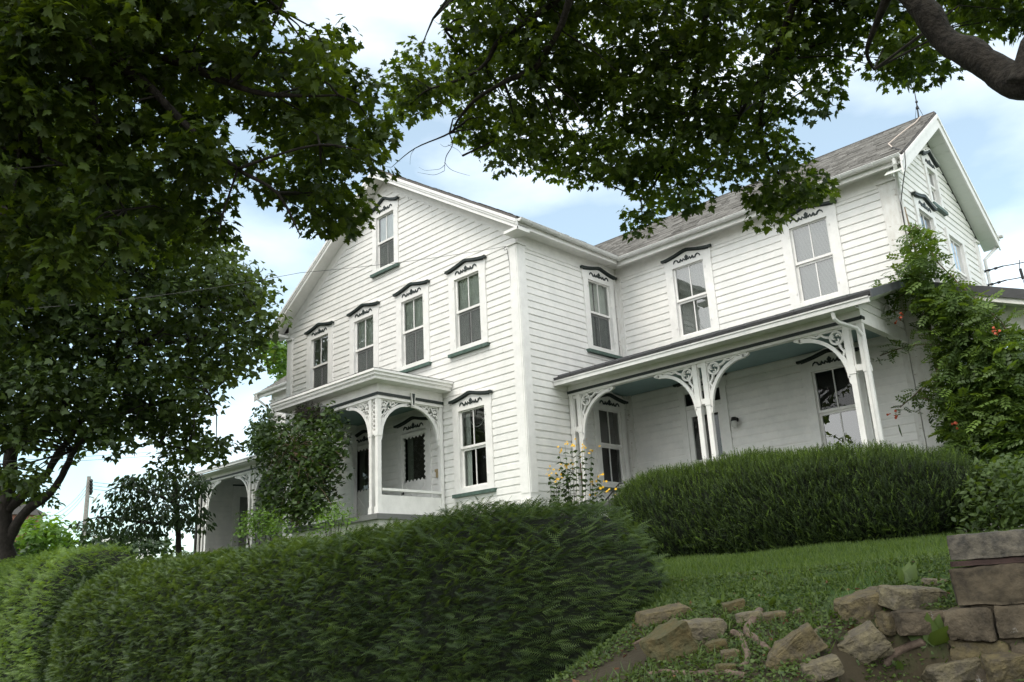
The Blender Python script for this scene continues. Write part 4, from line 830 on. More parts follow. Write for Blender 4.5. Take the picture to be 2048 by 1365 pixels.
def hedge_pts(n, x0, x1, yc, zc, ry, rz, lump=.10, e=2.8, r0=None, r1=None):
    r0, r1 = r0 or ry, r1 or ry; P_, N_ = [], []
    Lm = (x1-x0)-r0-r1; p0, p1 = 1.15*r0, 1.15*r1; tot = Lm+p0+p1
    while len(P_) < n:
        u_ = rng.random()*tot; cx0 = rng.random()
        while True:          # even spread over the surface
            d = rng.normal(size=3); rx = 1.0
            if u_ < p0: cx = x0+r0; d[0] = -abs(d[0]); rx = r0
            elif u_ < p0+p1: cx = x1-r1; d[0] = abs(d[0]); rx = r1
            else: cx = x0+r0+Lm*cx0; d[0] = 0
            if d[1] > .3 and rng.random() < .5: d[1] *= -1
            d /= np.linalg.norm(d); q = abs(d/np.array([rx, ry, rz])); r_ = (q**e).sum()**(-1/e)
            g = np.sign(d)*(q**(e-1))/np.array([rx, ry, rz]); g /= np.linalg.norm(g)
            k_ = (r_/(1.15*max(rx, ry, rz)))**2/max(.12, g@d) if u_ < p0+p1 else r_/max(.2, g@d)/(1.9*max(ry, rz))
            if rng.random() < k_: break
        p = np.array([cx, yc, zc])+d*r_; v = Vector(p); P_.append(p+g*lumpy(v, lump)); N_.append(g)
    return np.array(P_), np.array(N_)
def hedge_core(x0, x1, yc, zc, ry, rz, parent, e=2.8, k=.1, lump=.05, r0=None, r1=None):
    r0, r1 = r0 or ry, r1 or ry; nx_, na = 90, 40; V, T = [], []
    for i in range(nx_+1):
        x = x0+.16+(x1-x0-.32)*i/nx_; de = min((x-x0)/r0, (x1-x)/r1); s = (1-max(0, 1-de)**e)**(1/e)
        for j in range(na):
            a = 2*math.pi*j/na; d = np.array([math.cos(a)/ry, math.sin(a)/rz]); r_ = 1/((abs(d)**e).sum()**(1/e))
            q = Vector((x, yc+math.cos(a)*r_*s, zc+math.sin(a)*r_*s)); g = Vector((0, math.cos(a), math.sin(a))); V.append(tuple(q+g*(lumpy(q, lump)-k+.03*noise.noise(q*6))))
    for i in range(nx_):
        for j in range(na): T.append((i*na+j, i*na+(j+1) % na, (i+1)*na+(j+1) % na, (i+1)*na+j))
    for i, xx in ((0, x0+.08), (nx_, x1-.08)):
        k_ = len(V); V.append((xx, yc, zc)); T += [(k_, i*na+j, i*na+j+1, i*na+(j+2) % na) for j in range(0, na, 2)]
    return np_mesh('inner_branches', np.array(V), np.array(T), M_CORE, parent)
def hemlock(label, x0, x1, yc, zc, ry, rz, n, m, group='hedges along the bank', size=.30, side=.2, e=2.8, r0=None, r1=None):
    o = empty('hemlock_hedge', ((x0+x1)/2, yc, zc-rz), label, 'hedge', group); hedge_core(x0, x1, yc, zc, ry, rz, o, e, .10, .045, r0, r1)
    P_, N_ = hedge_pts(n, x0, x1, yc, zc, ry, rz, .045, e, r0, r1); sg = np.where(rng.random(n) < .5+side, 1.0, -1.0)
    keep = (P_[:, 2] > -3.1) & (P_[:, 1] < yc+.75*ry); P_, N_, sg = P_[keep], N_[keep], sg[keep]; n = len(P_)
    th = np.stack([-N_[:, 1], N_[:, 0], np.zeros(n)], 1)+np.array([[.25, 0, 0]]); t = unit(th)*sg[:, None]+np.stack([rng.normal(size=n)*.15, rng.normal(size=n)*.2, rng.random(n)*.45], 1)
    d = unit(N_*.42+t*.75+rng.normal(size=(n, 3))*.2); nd = unit(np.array([[0, 0, 1.0]])+N_*.5+rng.normal(size=(n, 3))*.3)
    P_ = P_-N_*(rng.random((n, 1))*.12-.0)
    V, T = scatter(*SPRAY, P_, d, nd, rng.uniform(.5, 1.3, n)*size)
    tn = np.clip(.05+.8*rng.random(n)**1.8+.25*np.array([noise.noise(Vector(p)*1.7) for p in P_]), 0, 1); np_mesh('foliage', V, T, m, o, np.repeat(tn, len(SPRAY[0]))); return o
hemlock('long dark feathery hedge filling the foreground below the front porch', -5.2, 6.8, -5.95, -1.97, 1.12, 1.43, 62000, M_HEML, size=.135, r0=2.6, e=2.5)
hemlock('pale green feathery hedge at the left edge beyond the dark gap', -17, -5.3, -5.55, -1.75, 1.1, 1.74, 30000, M_HEML2, size=.17, side=-.2)
hemlock('added dark clump standing for the shade between the two feathery hedges', -7.4, -3.9, -5.75, -2.0, .8, 1.42, 8000, M_GAPSHADE, size=.19)  # filler clump: the gap's shade is put into its dark foliage colour
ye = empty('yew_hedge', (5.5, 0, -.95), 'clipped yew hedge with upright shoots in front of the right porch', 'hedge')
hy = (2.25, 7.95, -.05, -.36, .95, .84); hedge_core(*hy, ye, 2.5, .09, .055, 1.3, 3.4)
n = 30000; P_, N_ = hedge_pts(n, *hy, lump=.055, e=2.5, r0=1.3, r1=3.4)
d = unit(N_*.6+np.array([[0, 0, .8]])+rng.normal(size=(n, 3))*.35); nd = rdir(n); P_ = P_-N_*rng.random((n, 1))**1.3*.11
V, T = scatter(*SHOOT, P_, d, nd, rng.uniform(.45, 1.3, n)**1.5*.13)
tn = np.clip(.05+.35*rng.random(n)**1.5+.45*np.clip((P_[:, 2]+.15)/.6, 0, 1)*rng.random(n)+.5*(rng.random(n) < .16), 0, 1); np_mesh('foliage', V, T, M_YEW, ye, np.repeat(tn, len(SHOOT[0])))  # tint rises with height: young growth, plus the lower shade put into colour

# ------------------------------------------------------------------ climbers, shrubs and flowers
def pinnate(n=4):
    V, T = [], []
    def leaf(x, y, z, ax, ay, l, w):
        k = len(V); V.extend([(x, y, z), (x+ax*l*.45-ay*w, y+ay*l*.45+ax*w, z-.05*l), (x+ax*l, y+ay*l, z-.22*l), (x+ax*l*.45+ay*w, y+ay*l*.45-ax*w, z-.05*l)]); T.extend([(k, k+1, k+2), (k, k+2, k+3)])
    for i in range(n):
        y = .25+.62*i/(n-1); z = -.25*y*y
        for s in (-1, 1): leaf(0, y, z, s*.86, .5, .32, .105)
    leaf(0, .92, -.24, 0, 1, .32, .08); k = len(V); V.extend([(-.01, 0, 0), (.01, 0, 0), (0, .95, -.24)]); T.append((k, k+1, k+2)); return np.array(V), np.array(T)
PIN = pinnate()
def climber(pts, m, tmpl, size, parent, droop=.35, spread=.12, per=6, name='foliage'):
    P_ = np.repeat(np.array(pts), per, 0); n = len(P_); P_ = P_+rng.normal(size=(n, 3))*spread
    d = rdir(n); d[:, 1] -= .35; d[:, 0] += .1; d[:, 2] = d[:, 2]*.6-droop*.4; nd = np.array([[.1, -.5, 1.0]])+rng.normal(size=(n, 3))*.5
    V, T = scatter(*tmpl, P_, d, nd, rng.uniform(.6, 1.2, n)*size); tn = np.clip(np.repeat(rng.random(len(pts))*.5, per)+.5*rng.random(n), 0, 1)
    return np_mesh(name, V, T, m, parent, np.repeat(tn, len(tmpl[0])))
def vols(polys, step, ylo, yhi, layers=1):
    out_ = []
    for poly in polys:
        xa, xb = min(p[0] for p in poly), max(p[0] for p in poly); ya, yb = min(p[1] for p in poly), max(p[1] for p in poly)
        n_ = int((xb-xa)*(yb-ya)/step**2*layers)
        for _ in range(n_):
            q = (random.uniform(xa, xb), random.uniform(ya, yb))
            if inpoly(*q, poly): out_.append(aty(*q, random.uniform(ylo, yhi)))
    return out_
tv = empty('trumpet_vine', (7.2, 2.6, gz(7.2, 2.6)), 'trumpet vine with orange flowers smothering the right corner of the house', 'vine')
TVP = [[(1806, 468), (1840, 474), (1862, 530), (1900, 575), (1940, 600), (1990, 660), (2070, 690), (2070, 960), (1990, 955), (1915, 935), (1895, 840), (1885, 720), (1870, 640), (1835, 590), (1800, 560), (1818, 520)]]
pv = vols(TVP, 14, 2.2, 3.0, 1.9)+vols([[(1905, 760), (2070, 700), (2070, 980), (1915, 950)]], 17, 2.1, 3.2, 1.6)
sprigs = []; sb_ = MB()
for pts in ([(1845, 545), (1800, 560), (1770, 575), (1755, 590)], [(1850, 470), (1830, 452), (1815, 470)], [(1870, 640), (1830, 620), (1790, 622), (1760, 640)], [(1880, 690), (1830, 690), (1790, 700), (1760, 712)], [(1885, 760), (1850, 770), (1830, 790), (1800, 815)], [(1960, 610), (2000, 640), (2030, 690)], [(1850, 470), (1870, 520), (1920, 570), (1975, 620), (2048, 700)], [(1900, 800), (1860, 800), (1840, 795)], [(1840, 560), (1812, 585), (1790, 600)]):
    q = [aty(x, y, 2.4+.05*i) for i, (x, y) in enumerate(pts)]; sb_.tube(q, .010, 5)
    for i in range(len(q)-1):
        for t in (.1, .4, .7, 1): sprigs.append(q[i]*(1-t)+q[i+1]*t)
st0 = [np.array([6.75, 3.0, gz(6.75, 3)-.1]), np.array([6.72, 3.1, 1.0]), np.array([6.7, 3.15, 2.4]), np.array([6.75, 3.1, 4.0]), np.array([6.72, 3.05, 5.0])]
sb_.tube(st0, [.045, .04, .035, .025, .01], 6).tube([st0[1], aty(1940, 800, 2.6), aty(1990, 700, 2.6), aty(2040, 680, 2.6)], [.03, .02, .014, .006], 5).tube([st0[0], aty(1985, 950, 2.3), aty(2000, 850, 2.3), aty(2010, 760, 2.4)], [.03, .022, .016, .006], 5)
sb_.build('stem', M_TWIG, tv, True)
climber(pv, M_TRUMP, PIN, .27, tv, per=5); climber(sprigs, M_TRUMP, PIN, .21, tv, per=3, spread=.05, name='sprig')
for (x, y) in ((1799, 637), (1995, 667), (1788, 828), (1912, 849)):
    p = aty(x, y, 2.05); b = MB()
    for k in range(4):
        dv = unit(np.array([random.uniform(-.6, .6), -.5, random.uniform(-.5, .3)])); a = p+rng.normal(size=3)*.03; b.tube([a, a+dv*.06, a+dv*.085], [.006, .010, .021], 7)
    b.build('flower', M_ORANGE, tv)
for (x, y) in ((1972, 1165-250), (1797, 850)):
    p = aty(x, y, 2.0); MB().tube([p, p+np.array([.01, -.01, -.10]), p+np.array([.03, -.02, -.20])], [.008, .014, .004], 6).build('seed_pod', M_WEED, tv)
pvn = empty('porch_vine', (-5.4, -2.0, -.9), 'tangled vine with brown stems hanging over the left front porch post', 'vine')
VL = [[(515, 868), (548, 848), (598, 832), (640, 828), (684, 846), (676, 890), (662, 950), (640, 985), (648, 1000), (640, 1030), (600, 1040), (530, 1036), (522, 960)], [(596, 880), (668, 880), (650, 1010), (600, 1035)]]
VR = [[(646, 836), (690, 872), (700, 905), (690, 960), (676, 1000), (655, 985), (668, 920), (655, 870)], [(588, 815), (640, 800), (665, 815), (650, 850), (590, 850)]]
climber(vols(VL, 12, -2.5, -1.5, 2.6), M_VINE, HEART, .105, pvn, per=9, spread=.15); climber(vols(VR, 17, -2.1, -1.7, 1.4), M_VINE, HEART, .12, pvn, per=4, spread=.08)
sb_ = MB(); root = aty(590, 1050, -1.95)
for _ in range(60):
    a = aty(random.uniform(575, 600), random.uniform(880, 925), random.uniform(-2.4, -1.9)); e_ = aty(random.uniform(520, 690), random.uniform(860, 1010), random.uniform(-2.6, -1.6)); mid = (a+e_)/2+np.array([random.uniform(-.15, .15), 0, random.uniform(.0, .3)])
    sb_.tube([a, a*.5+mid*.5, mid, mid*.4+e_*.6, e_+np.array([0, 0, -.1])], [.010, .009, .008, .006, .003], 4, cap=False)
for k in range(5): sb_.tube([root+rng.normal(size=3)*.05, aty(588+3*k, 990, -1.95), aty(583+4*k, 930, -2.0), aty(580+5*k, 890, -2.05)], [.02, .018, .015, .01], 5)
sb_.build('stem', M_TWIG, pvn, True)
nb = MB()
for _ in range(300):
    c = aty(random.uniform(596, 642), random.uniform(816, 838), random.uniform(-2.15, -1.85)); v = rdir(1)[0]*random.uniform(.08, .18); nb.tube([c-v, c+rng.normal(size=3)*.02, c+v], .005, 3, cap=False)
tag(nb.build('bird_nest', M_BARKD), 'dark scruffy bird nest tucked under the front porch eave', 'nest')
bl = aty(646, 823, -2.02); MB_l = MB().tube([bl+np.array([0, 0, .12]), bl+np.array([0, 0, .10])], [.02, .075], 8).tube([bl+np.array([0, 0, .10]), bl-np.array([0, 0, .10])], .058, 8).tube([bl-np.array([0, 0, .10]), bl-np.array([0, 0, .13])], [.07, .05], 8)
tag(MB_l.build('hanging_lantern', mat('tarnished_metal', (.16, .17, .155), .5, .4, 30)), 'tarnished metal lantern hanging beside the nest on the porch eave', 'lantern')
def shrub(name, label, polys, ylo, yhi, step, tmpl, m, size, per=6, droop=.2, cat='shrub', group=None):
    c = vols(polys, step, ylo, yhi, 1.6); b_ = np.mean(c, 0); b_[2] = gz(b_[0], b_[1]); o = empty(name, b_, label, cat, group); climber(c, m, tmpl, size, o, per=per, droop=droop, spread=.09)
    sm = MB()
    for q in random.sample(c, min(len(c), 14)): sm.tube([b_, (b_+q)/2+np.array([0, 0, -.05]), q], [.014, .01, .005], 4)
    sm.build('stem', M_BARKD, o); return o
shrub('azalea_shrub', 'bright green leafy shrub below the vine at the left porch', [[(480, 1046), (500, 1025), (530, 1020), (560, 1030), (580, 1050), (575, 1070), (470, 1070)]], -2.9, -2.3, 8, OVAL, M_SHRUB, .085, per=9)
shrub('azalea_shrub', 'small fresh green shrub at the foot of the double front porch post', [[(625, 1040), (650, 1015), (690, 1005), (710, 1030), (690, 1060), (620, 1070)]], -2.7, -2.2, 9, OVAL, M_SHRUB, .075, per=7)
shrub('forsythia_shrub', 'loose arching shrub at the right edge under the trumpet vine', [[(1925, 985), (1945, 940), (2000, 928), (2070, 925), (2070, 1050), (1990, 1055), (1930, 1065)]], -.9, .7, 10, OVAL, M_WEED, .095, per=12, droop=.6)
def flowers(label, stems, y, seed):
    random.seed(seed); b0_ = aty(stems[0][0], 1075, y); b0_[2] = gz(b0_[0], b0_[1]); o = empty('tall_flower', b0_, label, 'flowers', 'yellow flowers by the right porch'); sb = MB(); lv = []; hd = []
    for (x, yt, lean) in stems:
        a = aty(x-lean, 1070, y); a[2] = gz(a[0], a[1]); t = aty(x, yt, y); m_ = (a+t)/2+np.array([-.02*lean/10, 0, .05]); sb.tube([a, m_, t], [.010, .007, .003], 4)
        for k in np.linspace(.25, .95, 16): q = a*(1-k)+t*k; lv += [q]*3
        for k in range(random.randint(3, 6)): hd.append(t+np.array([random.gauss(0, .07), random.gauss(0, .05), random.gauss(0, .05)]))
    sb.build('stem', M_WEED, o); lv = np.array(lv); n_ = len(lv); d = rdir(n_); d[:, 2] = -.35; V, T = scatter(*OVAL, lv, d, np.tile([[0, 0, 1.0]], (n_, 1))+rng.normal(size=(n_, 3))*.3, rng.uniform(.06, .13, n_)); np_mesh('foliage', V, T, M_VINE, o, rng.random(len(V)))
    fl = MB()
    for h in hd:
        nv = Vector(unit(np.array([random.gauss(.2, .5), -.8, random.gauss(.4, .4)]))); a1 = nv.orthogonal().normalized(); a2 = nv.cross(a1); h = Vector(h); r_ = random.uniform(.022, .034); vs = [h+nv*.004]
        for k in range(16): rr = r_ if k % 2 == 0 else r_*.55; vs.append(h+(a1*math.cos(k*math.pi/8)+a2*math.sin(k*math.pi/8))*rr+nv*.006*(k % 2))
        fl.add(vs, [(0, k+1, (k+1) % 16+1) for k in range(16)])
    fl.build('flower_head', M_YELLOW, o); random.seed(seed+100)
flowers('pale yellow flowering stalks against the side wall, leftmost clump', [(1100, 945, -4), (1112, 938, 0), (1118, 955, 3), (1108, 965, 2)], .25, 3)
flowers('tallest yellow flowering stalks by the first porch post', [(1118, 902, -20), (1130, 893, -12), (1142, 890, -8), (1152, 888, 0), (1165, 890, 4), (1130, 930, -6), (1140, 934, 0), (1136, 938, 2)], .55, 4)
flowers('sparse yellow flowers in front of the shaded porch window', [(1172, 905, 4), (1183, 903, 8), (1195, 950, 6), (1185, 962, 4), (1205, 975, 10), (1226, 982, 12), (1186, 990, 4)], .60, 5)
tag(MB().tube([aty(1158, 928, 1.55), aty(1160, 940, 1.55), aty(1164, 955, 1.55), aty(1168, 975, 1.55), aty(1170, 1010, 1.55)], [.05, .055, .04, .03, .03], 8).build('carved_post', M_RUSTWOOD, None, True), 'rust brown curved wooden piece standing behind the first porch post', 'carving')
hr = MB(); pts = [aty(1249, 966, .95), aty(1238, 968, .95), aty(1212, 1000, .75), aty(1190, 1030, .55), aty(1170, 1056, .4)]
hr.tube(pts, .014, 6); tt = [(pts[1]*.98+pts[2]*.02), pts[1]*.6+pts[2]*.4, pts[1]*.2+pts[2]*.8, pts[2]*.6+pts[3]*.4, pts[3]]
for q in tt:
    g_ = np.array([q[0], q[1], gz(q[0], q[1])-.05]); hr.tube([q, q*.7+g_*.3, q*.65+g_*.35, q*.6+g_*.4, g_], [.009, .009, .016, .009, .009], 5)
tag(hr.build('handrail', M_BLACK), 'black iron handrail sloping down beside the yew hedge', 'handrail')

# ------------------------------------------------------------------ bank: stones, wall, roots, ground cover
def rock(label, px, py, wpx, hpx, m, ang=0, depth=.6, sink=.25, flat=0, group='stones on the bank'):
    g_ = ground_hit(px, py+hpx*.40); dist = np.linalg.norm(g_-CAM); w = wpx/FPX*dist*1.02; h = hpx/FPX*dist*1.08; dp = max(w*depth, h*.8)
    bm = bmesh.new()
    for _ in range(30):
        v = rdir(1)[0]; v = np.sign(v)*np.abs(v)**.26; bm.verts.new((v[0]*w/2, v[1]*dp/2, v[2]*h/2))
    bmesh.ops.convex_hull(bm, input=bm.verts); bmesh.ops.delete(bm, geom=[v for v in bm.verts if not v.link_faces], context='VERTS')
    bmesh.ops.bevel(bm, geom=list(bm.edges), offset=min(w, h)*.05, segments=2, affect='EDGES', clamp_overlap=True); bmesh.ops.triangulate(bm, faces=bm.faces)
    bmesh.ops.subdivide_edges(bm, edges=[e for e in bm.edges if e.calc_length() > .05], cuts=2, use_grid_fill=False); bmesh.ops.triangulate(bm, faces=bm.faces)
    off = Vector((px, py, 0)); bmesh.ops.subdivide_edges(bm, edges=[e for e in bm.edges if e.calc_length() > .03], cuts=1); bmesh.ops.triangulate(bm, faces=bm.faces)
    for v in bm.verts: v.co += v.co.normalized()*(.09*h*noise.noise(v.co*7+off)+.06*h*noise.noise(v.co*19+off)+.035*h*noise.noise(v.co*47+off))
    me = bpy.data.meshes.new('field_stone'); bm.to_mesh(me); bm.free(); me.materials.append(m); o = bpy.data.objects.new('field_stone', me); COL.objects.link(o)
    c = Vector(at(px, py, dist+dp*.15))-Vector((0, 0, h*.04)); o.location = c; o.rotation_euler = (R(8), -R(ang), YAW*.9+random.uniform(-.25, .25)); o.scale = (.96, .96, .82)
    return tag(o, label, 'stone', group)
ROCKS = [('long low stone half buried beside the dark hedge', 1326, 1230, 104, 30, M_STONE, 8), ('small brown stone at the lawn edge above the others', 1467, 1213, 48, 25, M_STONE3, 10), ('big grey block with a round lichen spot', 1398, 1262, 98, 50, M_STONE2, 3),
 ('tall mossy slanted slab leaning under the lichen block', 1338, 1290, 92, 76, M_STONE3, 28), ('mossy wedge stone tucked under the lichen block', 1434, 1293, 46, 26, M_STONE3, 12), ('small rounded brown stone between the mossy wedge and a root', 1461, 1311, 36, 26, M_STONE, 5),
 ('small ochre stone just above the long root', 1453, 1337, 40, 22, M_STONE3, 0), ('flat grey stone crossed by the top of the crooked root', 1498, 1236, 52, 26, M_STONE2, 8), ('low brown stone at the lawn edge right of the crooked root', 1549, 1234, 46, 22, M_STONE, 4), ('tiny brown stone at the lawn edge', 1597, 1224, 26, 12, M_STONE, 15),
 ('tilted rusty edged slab in the middle of the bank', 1594, 1296, 98, 60, M_STONE, 33), ('rounded foot stone under the tilted rusty slab', 1551, 1326, 34, 30, M_STONE, -20), ('flat grey slab low on the bank near the bottom edge', 1637, 1338, 84, 38, M_STONE2, 14), ('pale pointed boulder below the overhanging slab', 1724, 1288, 84, 62, M_STONE2, 30),
 ('small pale chip against the pale pointed boulder', 1762, 1303, 40, 22, M_STONE2, 28), ('broad flat slab sunk at the bottom right', 1918, 1334, 120, 44, M_STONE2, 8), ('reddish rounded boulder in the bottom right corner', 2020, 1336, 84, 62, M_STONE, 10),
 ('long dark slab overhanging the bank', 1730, 1210, 106, 52, M_STONE, 14), ('cracked tan slab resting against the retaining wall', 1822, 1196, 112, 48, M_STONE2, -4), ('lime spattered stone under the cracked tan slab', 1846, 1240, 106, 46, M_MORTAR, 0), ('upright grey stone beneath the overhanging slab', 1778, 1243, 40, 44, M_STONE, 0), ('small pinkish stone wedged at the wall corner', 1868, 1165, 46, 16, M_STONE2, -4)]
for a in ROCKS: rock(a[0], a[1], a[2], a[3], a[4], a[5], a[6])
YW = -6.5
rw = empty('retaining_wall', (10.3, -6.2, -2.1), 'old stained concrete and stone retaining wall at the right edge', 'wall')
def rough_box(name, a, b, m, parent, amp=.012, res=.028):
    A, B = np.array(a), np.array(b); n = np.maximum(2, np.ceil((B-A)/res).astype(int)); idx = {}; V, T = [], []
    def vid(i, j, k):
        if (i, j, k) not in idx: idx[(i, j, k)] = len(V); V.append(A+(B-A)*np.array([i, j, k])/n)
        return idx[(i, j, k)]
    for ax in range(3):
        u, w = [x for x in range(3) if x != ax]
        for side in (0, n[ax]):
            for i in range(n[u]):
                for j in range(n[w]):
                    q = []
                    for di, dj in ((0, 0), (1, 0), (1, 1), (0, 1)):
                        t = [0, 0, 0]; t[ax] = side; t[u] = i+di; t[w] = j+dj; q.append(vid(*t))
                    T.append(q)
    P = np.array(V); C = (A+B)/2; E = (B-A)/2
    for i in range(len(P)):
        v = Vector(P[i]); f = np.abs((P[i]-C)/E); c = max(0, sorted(f)[1]-.86)/.14     # worn edges
        o_ = Vector((noise.noise(v*5), noise.noise(v*5+Vector((7, 0, 0)))*1.2+.7*noise.noise(v*15)+.45*noise.noise(v*38), noise.noise(v*5+Vector((0, 9, 0)))*.7+.4*noise.noise(v*17)))*amp
        P[i] = P[i]+np.array(o_)-(P[i]-C)/E*c*amp*.45
    return np_mesh(name, P, np.array(T), m, parent)
xw = aty(1890, 1070, YW)[0]
rough_box('cap', (xw, YW, -1.30), (12.5, YW+.35, -1.148), M_CONC, rw, .014); rough_box('rust_band', (xw-.008, YW+.012, -1.338), (12.5, YW+.33, -1.302), M_RUST, rw, .006)
rough_box('face', (xw-.02, YW+.0, -1.57), (12.5, YW+.34, -1.333), M_CONC2, rw, .020)
rough_box('mortar_core', (xw+.05, YW+.045, -2.2), (12.5, YW+.3, -1.5), M_CONC2, rw, .01)
for zb, hh, x_ in ((-1.565, .20, 1882), (-1.77, .13, 1874), (-1.905, .16, 1884)):
    while x_ < 2090:
        w_ = random.choice((56, 78, 104, 128)); dz = random.uniform(-.012, .012)
        rough_box('wall_stone', (aty(x_, 1220, YW)[0], YW+random.uniform(-.05, .02), zb-hh+dz+.002), (aty(x_+w_, 1220, YW)[0]-.004, YW+.3, zb+dz-.002), random.choice((M_MORTAR, M_MORTAR, M_CONC2, M_STONE)), rw, .022); x_ += w_
def root_(label, pts, r0, r1):
    q = []
    for (x, y) in pts: g_ = ground_hit(x, y); q.append(Vector(g_)+Vector((0, 0, r0*.55)))
    P_, R_ = [], []
    for i in range(len(q)-1):
        for s in range(6):
            t = s/6; p0, p1, p2, p3 = q[max(i-1, 0)], q[i], q[i+1], q[min(i+2, len(q)-1)]
            v = .5*((2*p1)+(p2-p0)*t+(2*p0-5*p1+4*p2-p3)*t*t+(3*p1-p0-3*p2+p3)*t**3); k = (i+t)/(len(q)-1); rr = r0+(r1-r0)*k; P_.append(v+Vector((noise.noise(v*12), noise.noise(v*12+Vector((4, 0, 0))), noise.noise(v*9)))*rr*.5); R_.append(rr*(1+.35*noise.noise(v*16)))
    P_.append(q[-1]); R_.append(r1*.7); tag(MB().tube(P_, R_, 9).build('tree_root', M_ROOT, None, True), label, 'root', 'bare roots on the bank')
root_('crooked bare root bending down the middle of the bank', [(1520, 1228), (1505, 1250), (1494, 1268), (1512, 1285), (1540, 1307)], .034, .024)
root_('short curled root beside the small round stone', [(1466, 1272), (1482, 1282), (1491, 1303), (1496, 1325), (1484, 1342)], .026, .018)
root_('long root lying along the bottom edge', [(1297, 1352), (1330, 1347), (1370, 1352), (1420, 1350), (1460, 1350), (1495, 1358)], .016, .022)
root_('dry root slanting up to the lower wall stones', [(1768, 1335), (1785, 1318), (1815, 1300), (1848, 1287)], .022, .030)
root_('thin root slanting from the hedge to the mossy slab', [(1266, 1292), (1300, 1274), (1346, 1250)], .010, .014)
root_('stub of root above the tilted rusty slab', [(1626, 1275), (1640, 1262), (1652, 1258)], .020, .014)

def cover(n, x0, x1, y0, y1, fn):
    P_ = []
    while len(P_) < n:
        x, y = random.uniform(x0, x1), random.uniform(y0, y1)
        if fn(x, y): P_.append((x, y, gz(x, y)))
    return np.array(P_)
BLADE = (np.array([(-.06, 0, 0), (.06, 0, 0), (.045, .5, .03), (-.045, .5, .03), (0, 1, .16)]), np.array([(0, 1, 2), (0, 2, 3), (3, 2, 4)]))
def blades(name, P_, s0, s1, m, lean=.45):
    n_ = len(P_); d = np.tile([[0, 0, 1.0]], (n_, 1))+rng.normal(size=(n_, 3))*lean; nd = rdir(n_); nd[:, 2] *= .3
    V, T = scatter(*BLADE, P_, d, nd, rng.uniform(s0, s1, n_)); return tag(np_mesh(name, V, T, m, None, np.repeat(rng.random(n_), 5)), kind='stuff')
blades('lawn_grass', cover(60000, 3.2, 11.5, -6.2, -.3, lambda x, y: noise.noise(Vector((x*1.3, y*1.3, 2)))+.5 > (-5.0-y)*.9), .035, .085, M_GRASS)
blades('bank_grass', cover(11000, 4.5, 11.5, -8.2, -5.4, lambda x, y: noise.noise(Vector((x*1.6, y*1.6, 7))) > -.12 and x > 6.0), .03, .10, M_WEED, .7)
P_ = cover(48000, 5, 11.5, -8.2, -4.9, lambda x, y: noise.noise(Vector((x*1.8, y*1.8, 4)))*1.1+.25*noise.noise(Vector((x*7, y*7, 4))) > (-.42 if x > 6.9 else .0)); n_ = len(P_); P_[:, 2] += rng.uniform(.004, .035, n_)
d = rdir(n_); d[:, 2] = np.abs(d[:, 2])*.5; V, T = scatter(*HEART, P_, d, np.tile([[0, -.35, 1.0]], (n_, 1))+rng.normal(size=(n_, 3))*.35, rng.uniform(.012, .032, n_)); tag(np_mesh('ground_cover', V, T, M_WEED, None, np.repeat(rng.random(n_), len(HEART[0]))), kind='stuff')
P_ = cover(500, 5, 11.5, -8, -5, lambda x, y: True); P_[:, 2] += .012; n_ = len(P_); V, T = scatter(*MAPLE_S, P_, rdir(n_), np.tile([[0, 0, 1.0]], (n_, 1))+rng.normal(size=(n_, 3))*.3, rng.uniform(.02, .06, n_)); tag(np_mesh('fallen_leaves', V, T, mat('dead_leaf', (.20, .095, .05), .8, .5, 30)), kind='stuff')
def weed(label, px, py, n_, size, m=M_WEED, up=1.0):
    g_ = ground_hit(px, py); o = empty('broadleaf_weed', g_, label, 'weed', 'broadleaf weeds on the bank'); d = rdir(n_); d[:, 2] = np.abs(d[:, 2])+up
    V, T = scatter(*OVAL, np.tile(g_, (n_, 1))+rng.normal(size=(n_, 3))*.01, d, rdir(n_)+np.array([[0, -.6, .6]]), rng.uniform(.7, 1.2, n_)*size); np_mesh('leaf', V, T, m, o, .5+.5*rng.random(len(V)))
weed('two broad pale leaves standing above the overhanging slab', 1812, 1172, 3, .16, up=1.6); weed('strap leaved weed beside the lower wall stones', 1868, 1292, 9, .20, up=.3); weed('small star shaped weed in the thin grass', 1545, 1215, 9, .09, up=.4); weed('leafy tuft at the lawn edge above the brown stone', 1440, 1212, 8, .10, up=.4); weed('leafy weed in the bottom right of the bank', 1800, 1345, 9, .09, up=.4)

# ------------------------------------------------------------------ far things and wires
pole = empty('utility_pole', at(168, 1120, 60), 'grey utility pole with a lamp arm far off at the left', 'utility pole')
p0, p1 = at(164, 1120, 60), at(178, 953, 60); MB().tube([p0, p1], [.17, .12], 8).build('pole', M_POLE, pole)
a_ = at(175, 997, 60); MB().tube([a_, at(180, 994, 60), at(188, 996, 60)], .035, 6).build('lamp_arm', M_POLE, pole); MB().tube([at(187, 996, 60), at(190, 998, 60), at(193, 1000, 60)], [.10, .22, .12], 8).build('lamp_head', M_GUT, pole)
ins = MB(); 
for y in (964, 971, 978, 985): q = at(181, y, 60); ins.tube([q-np.array([.1, 0, .1]), q+np.array([.1, 0, .1])], .12, 6)
ins.build('insulator', M_WIRE, pole)
def wire(label, pts, r, group=None): return tag(MB().tube(pts, r, 4).build('overhead_wire', M_WIRE), label, 'wire', group)
def span(a, b, sag, n=12): return [a*(1-t)+b*t-np.array([0, 0, sag*4*t*(1-t)]) for t in np.linspace(0, 1, n)]
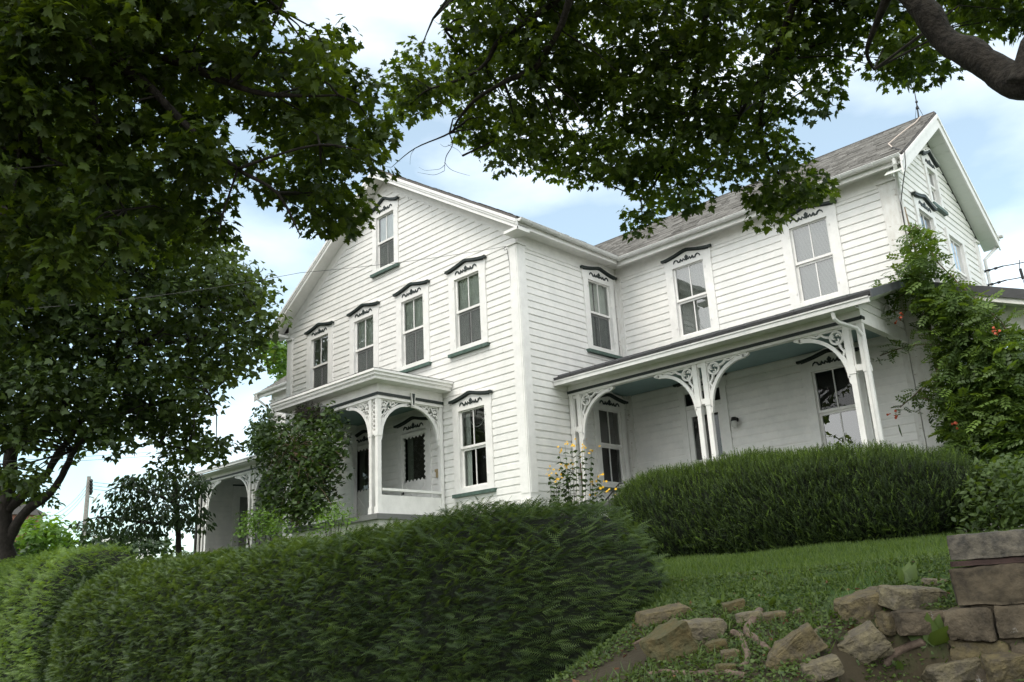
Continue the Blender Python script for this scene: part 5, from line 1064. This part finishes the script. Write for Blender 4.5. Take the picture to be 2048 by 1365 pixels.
for i, (y0, y1) in enumerate(((964, 958), (971, 966), (978, 973))):
    wire('line strung from the utility pole behind the small tree', span(at(180, y0, 60), at(420, y1-10, 75), .5), .013, 'utility pole lines running right')
    wire('line strung from the utility pole behind the shady maple', span(at(178, y0, 60), at(60, 1040+i*10, 40), .6), .013, 'utility pole lines running left')
hk = np.array([-.21, -.09, 5.70])
wire('service wire from the gable corner across the front of the house', span(hk, at(600, 546, 15.5), .05)+span(at(600, 546, 15.5), at(-80, 625, 17), .12)[1:], .004)
MB().tube([hk+np.array([0, .03, 0]), hk, hk+np.array([-.05, -.02, -.04]), hk+np.array([-.02, -.02, -.10]), hk+np.array([.02, .0, -.06]), hk+np.array([.04, .03, -.4]), hk+np.array([.045, .035, -.9])], .006, 4).build('wire_loop', M_WIRE, H)
for i, (dz, ye_) in enumerate(((5.08, 494), (4.75, 522), (4.33, 550))):
    wire(('highest', 'middle', 'lowest')[i]+' of the three service wires at the right corner of the house', span(np.array([LX+.42, YB+.10, dz]), at(2200, ye_-26, 22), .1), .011, 'service wires at the right corner')
cq = MB(); a1, a2, a3 = np.array([LX+.38, YB+.1, 5.06]), np.array([LX+.33, YB+.1, 4.34]), np.array([LX+.60, YB+.1, 4.2])
cq.tube([np.array([LX+.75, YB+.1, 5.12]), np.array([LX+.72, YB+.1, 4.95]), np.array([LX+.74, YB+.1, 4.5]), np.array([LX+.70, YB+.1, 4.2]), np.array([LX+.10, YB+.08, 3.85])], .008, 4).tube([np.array([LX+.45, YB+.1, 4.36]), np.array([LX+.62, YB+.1, 4.1]), np.array([LX+.85, YB+.1, 3.7])], .008, 4)
cq.tube([np.array([LX+.725, YB+.1, 4.92]), np.array([LX+.735, YB+.1, 4.68])], .03, 6).tube([np.array([LX+.78, YB+.1, 4.05]), np.array([LX+.86, YB+.1, 3.82])], .032, 6); cq.build('service_drop', M_WIRE, H)
for i, y in enumerate((922, 930)): wire(('upper', 'lower')[i]+' thin wire crossing in front of the shady maple stems', span(at(-60, y+4, 16), at(620, y-50, 34), .1), .0035, 'thin wires at the left')
bh = empty('brick_house', at(-20, 1130, 70), 'distant brick house peeping in at the left edge', 'house'); c = at(-30, 1110, 70)
MB().box((c[0]-6, c[1]-3, c[2]-3), (c[0]+1.2, c[1]+3, c[2]+2.6)).build('wall', M_BRICK, bh); MB().hexa([(c[0]-6.3, c[1]-3.3, c[2]+2.6), (c[0]+1.4, c[1]-3.3, c[2]+2.6), (c[0]+1.4, c[1]+3.3, c[2]+2.6), (c[0]-6.3, c[1]+3.3, c[2]+2.6), (c[0]-6, c[1]-.1, c[2]+4.4), (c[0]+1, c[1]-.1, c[2]+4.4), (c[0]+1, c[1]+.1, c[2]+4.4), (c[0]-6, c[1]+.1, c[2]+4.4)]).build('roof', M_SHE, bh)
gh = empty('distant_house', at(250, 1100, 80), 'distant building with a pale green metal roof behind the small tree', 'house'); c = at(250, 1085, 80)
e1, e2 = at(185, 1068, 78), at(310, 1072, 78); rr1, rr2 = at(218, 1042, 84), at(300, 1030, 84)
MB().add([e1, e2, rr2, rr1, e1-np.array([0, 0, .15]), e2-np.array([0, 0, .15]), rr2-np.array([0, 0, .15]), rr1-np.array([0, 0, .15])], [(0, 1, 2, 3), (7, 6, 5, 4), (0, 4, 5, 1), (1, 5, 6, 2), (2, 6, 7, 3), (3, 7, 4, 0)]).build('roof', M_TEALROOF, gh)
MB().add([e1, e2, rr2, rr1]+[np.array([p[0], p[1], p[2]-5]) for p in (e1, e2, rr2, rr1)], [(0, 4, 5, 1), (1, 5, 6, 2), (2, 6, 7, 3), (3, 7, 4, 0)]).build('wall', M_TRIM, gh)
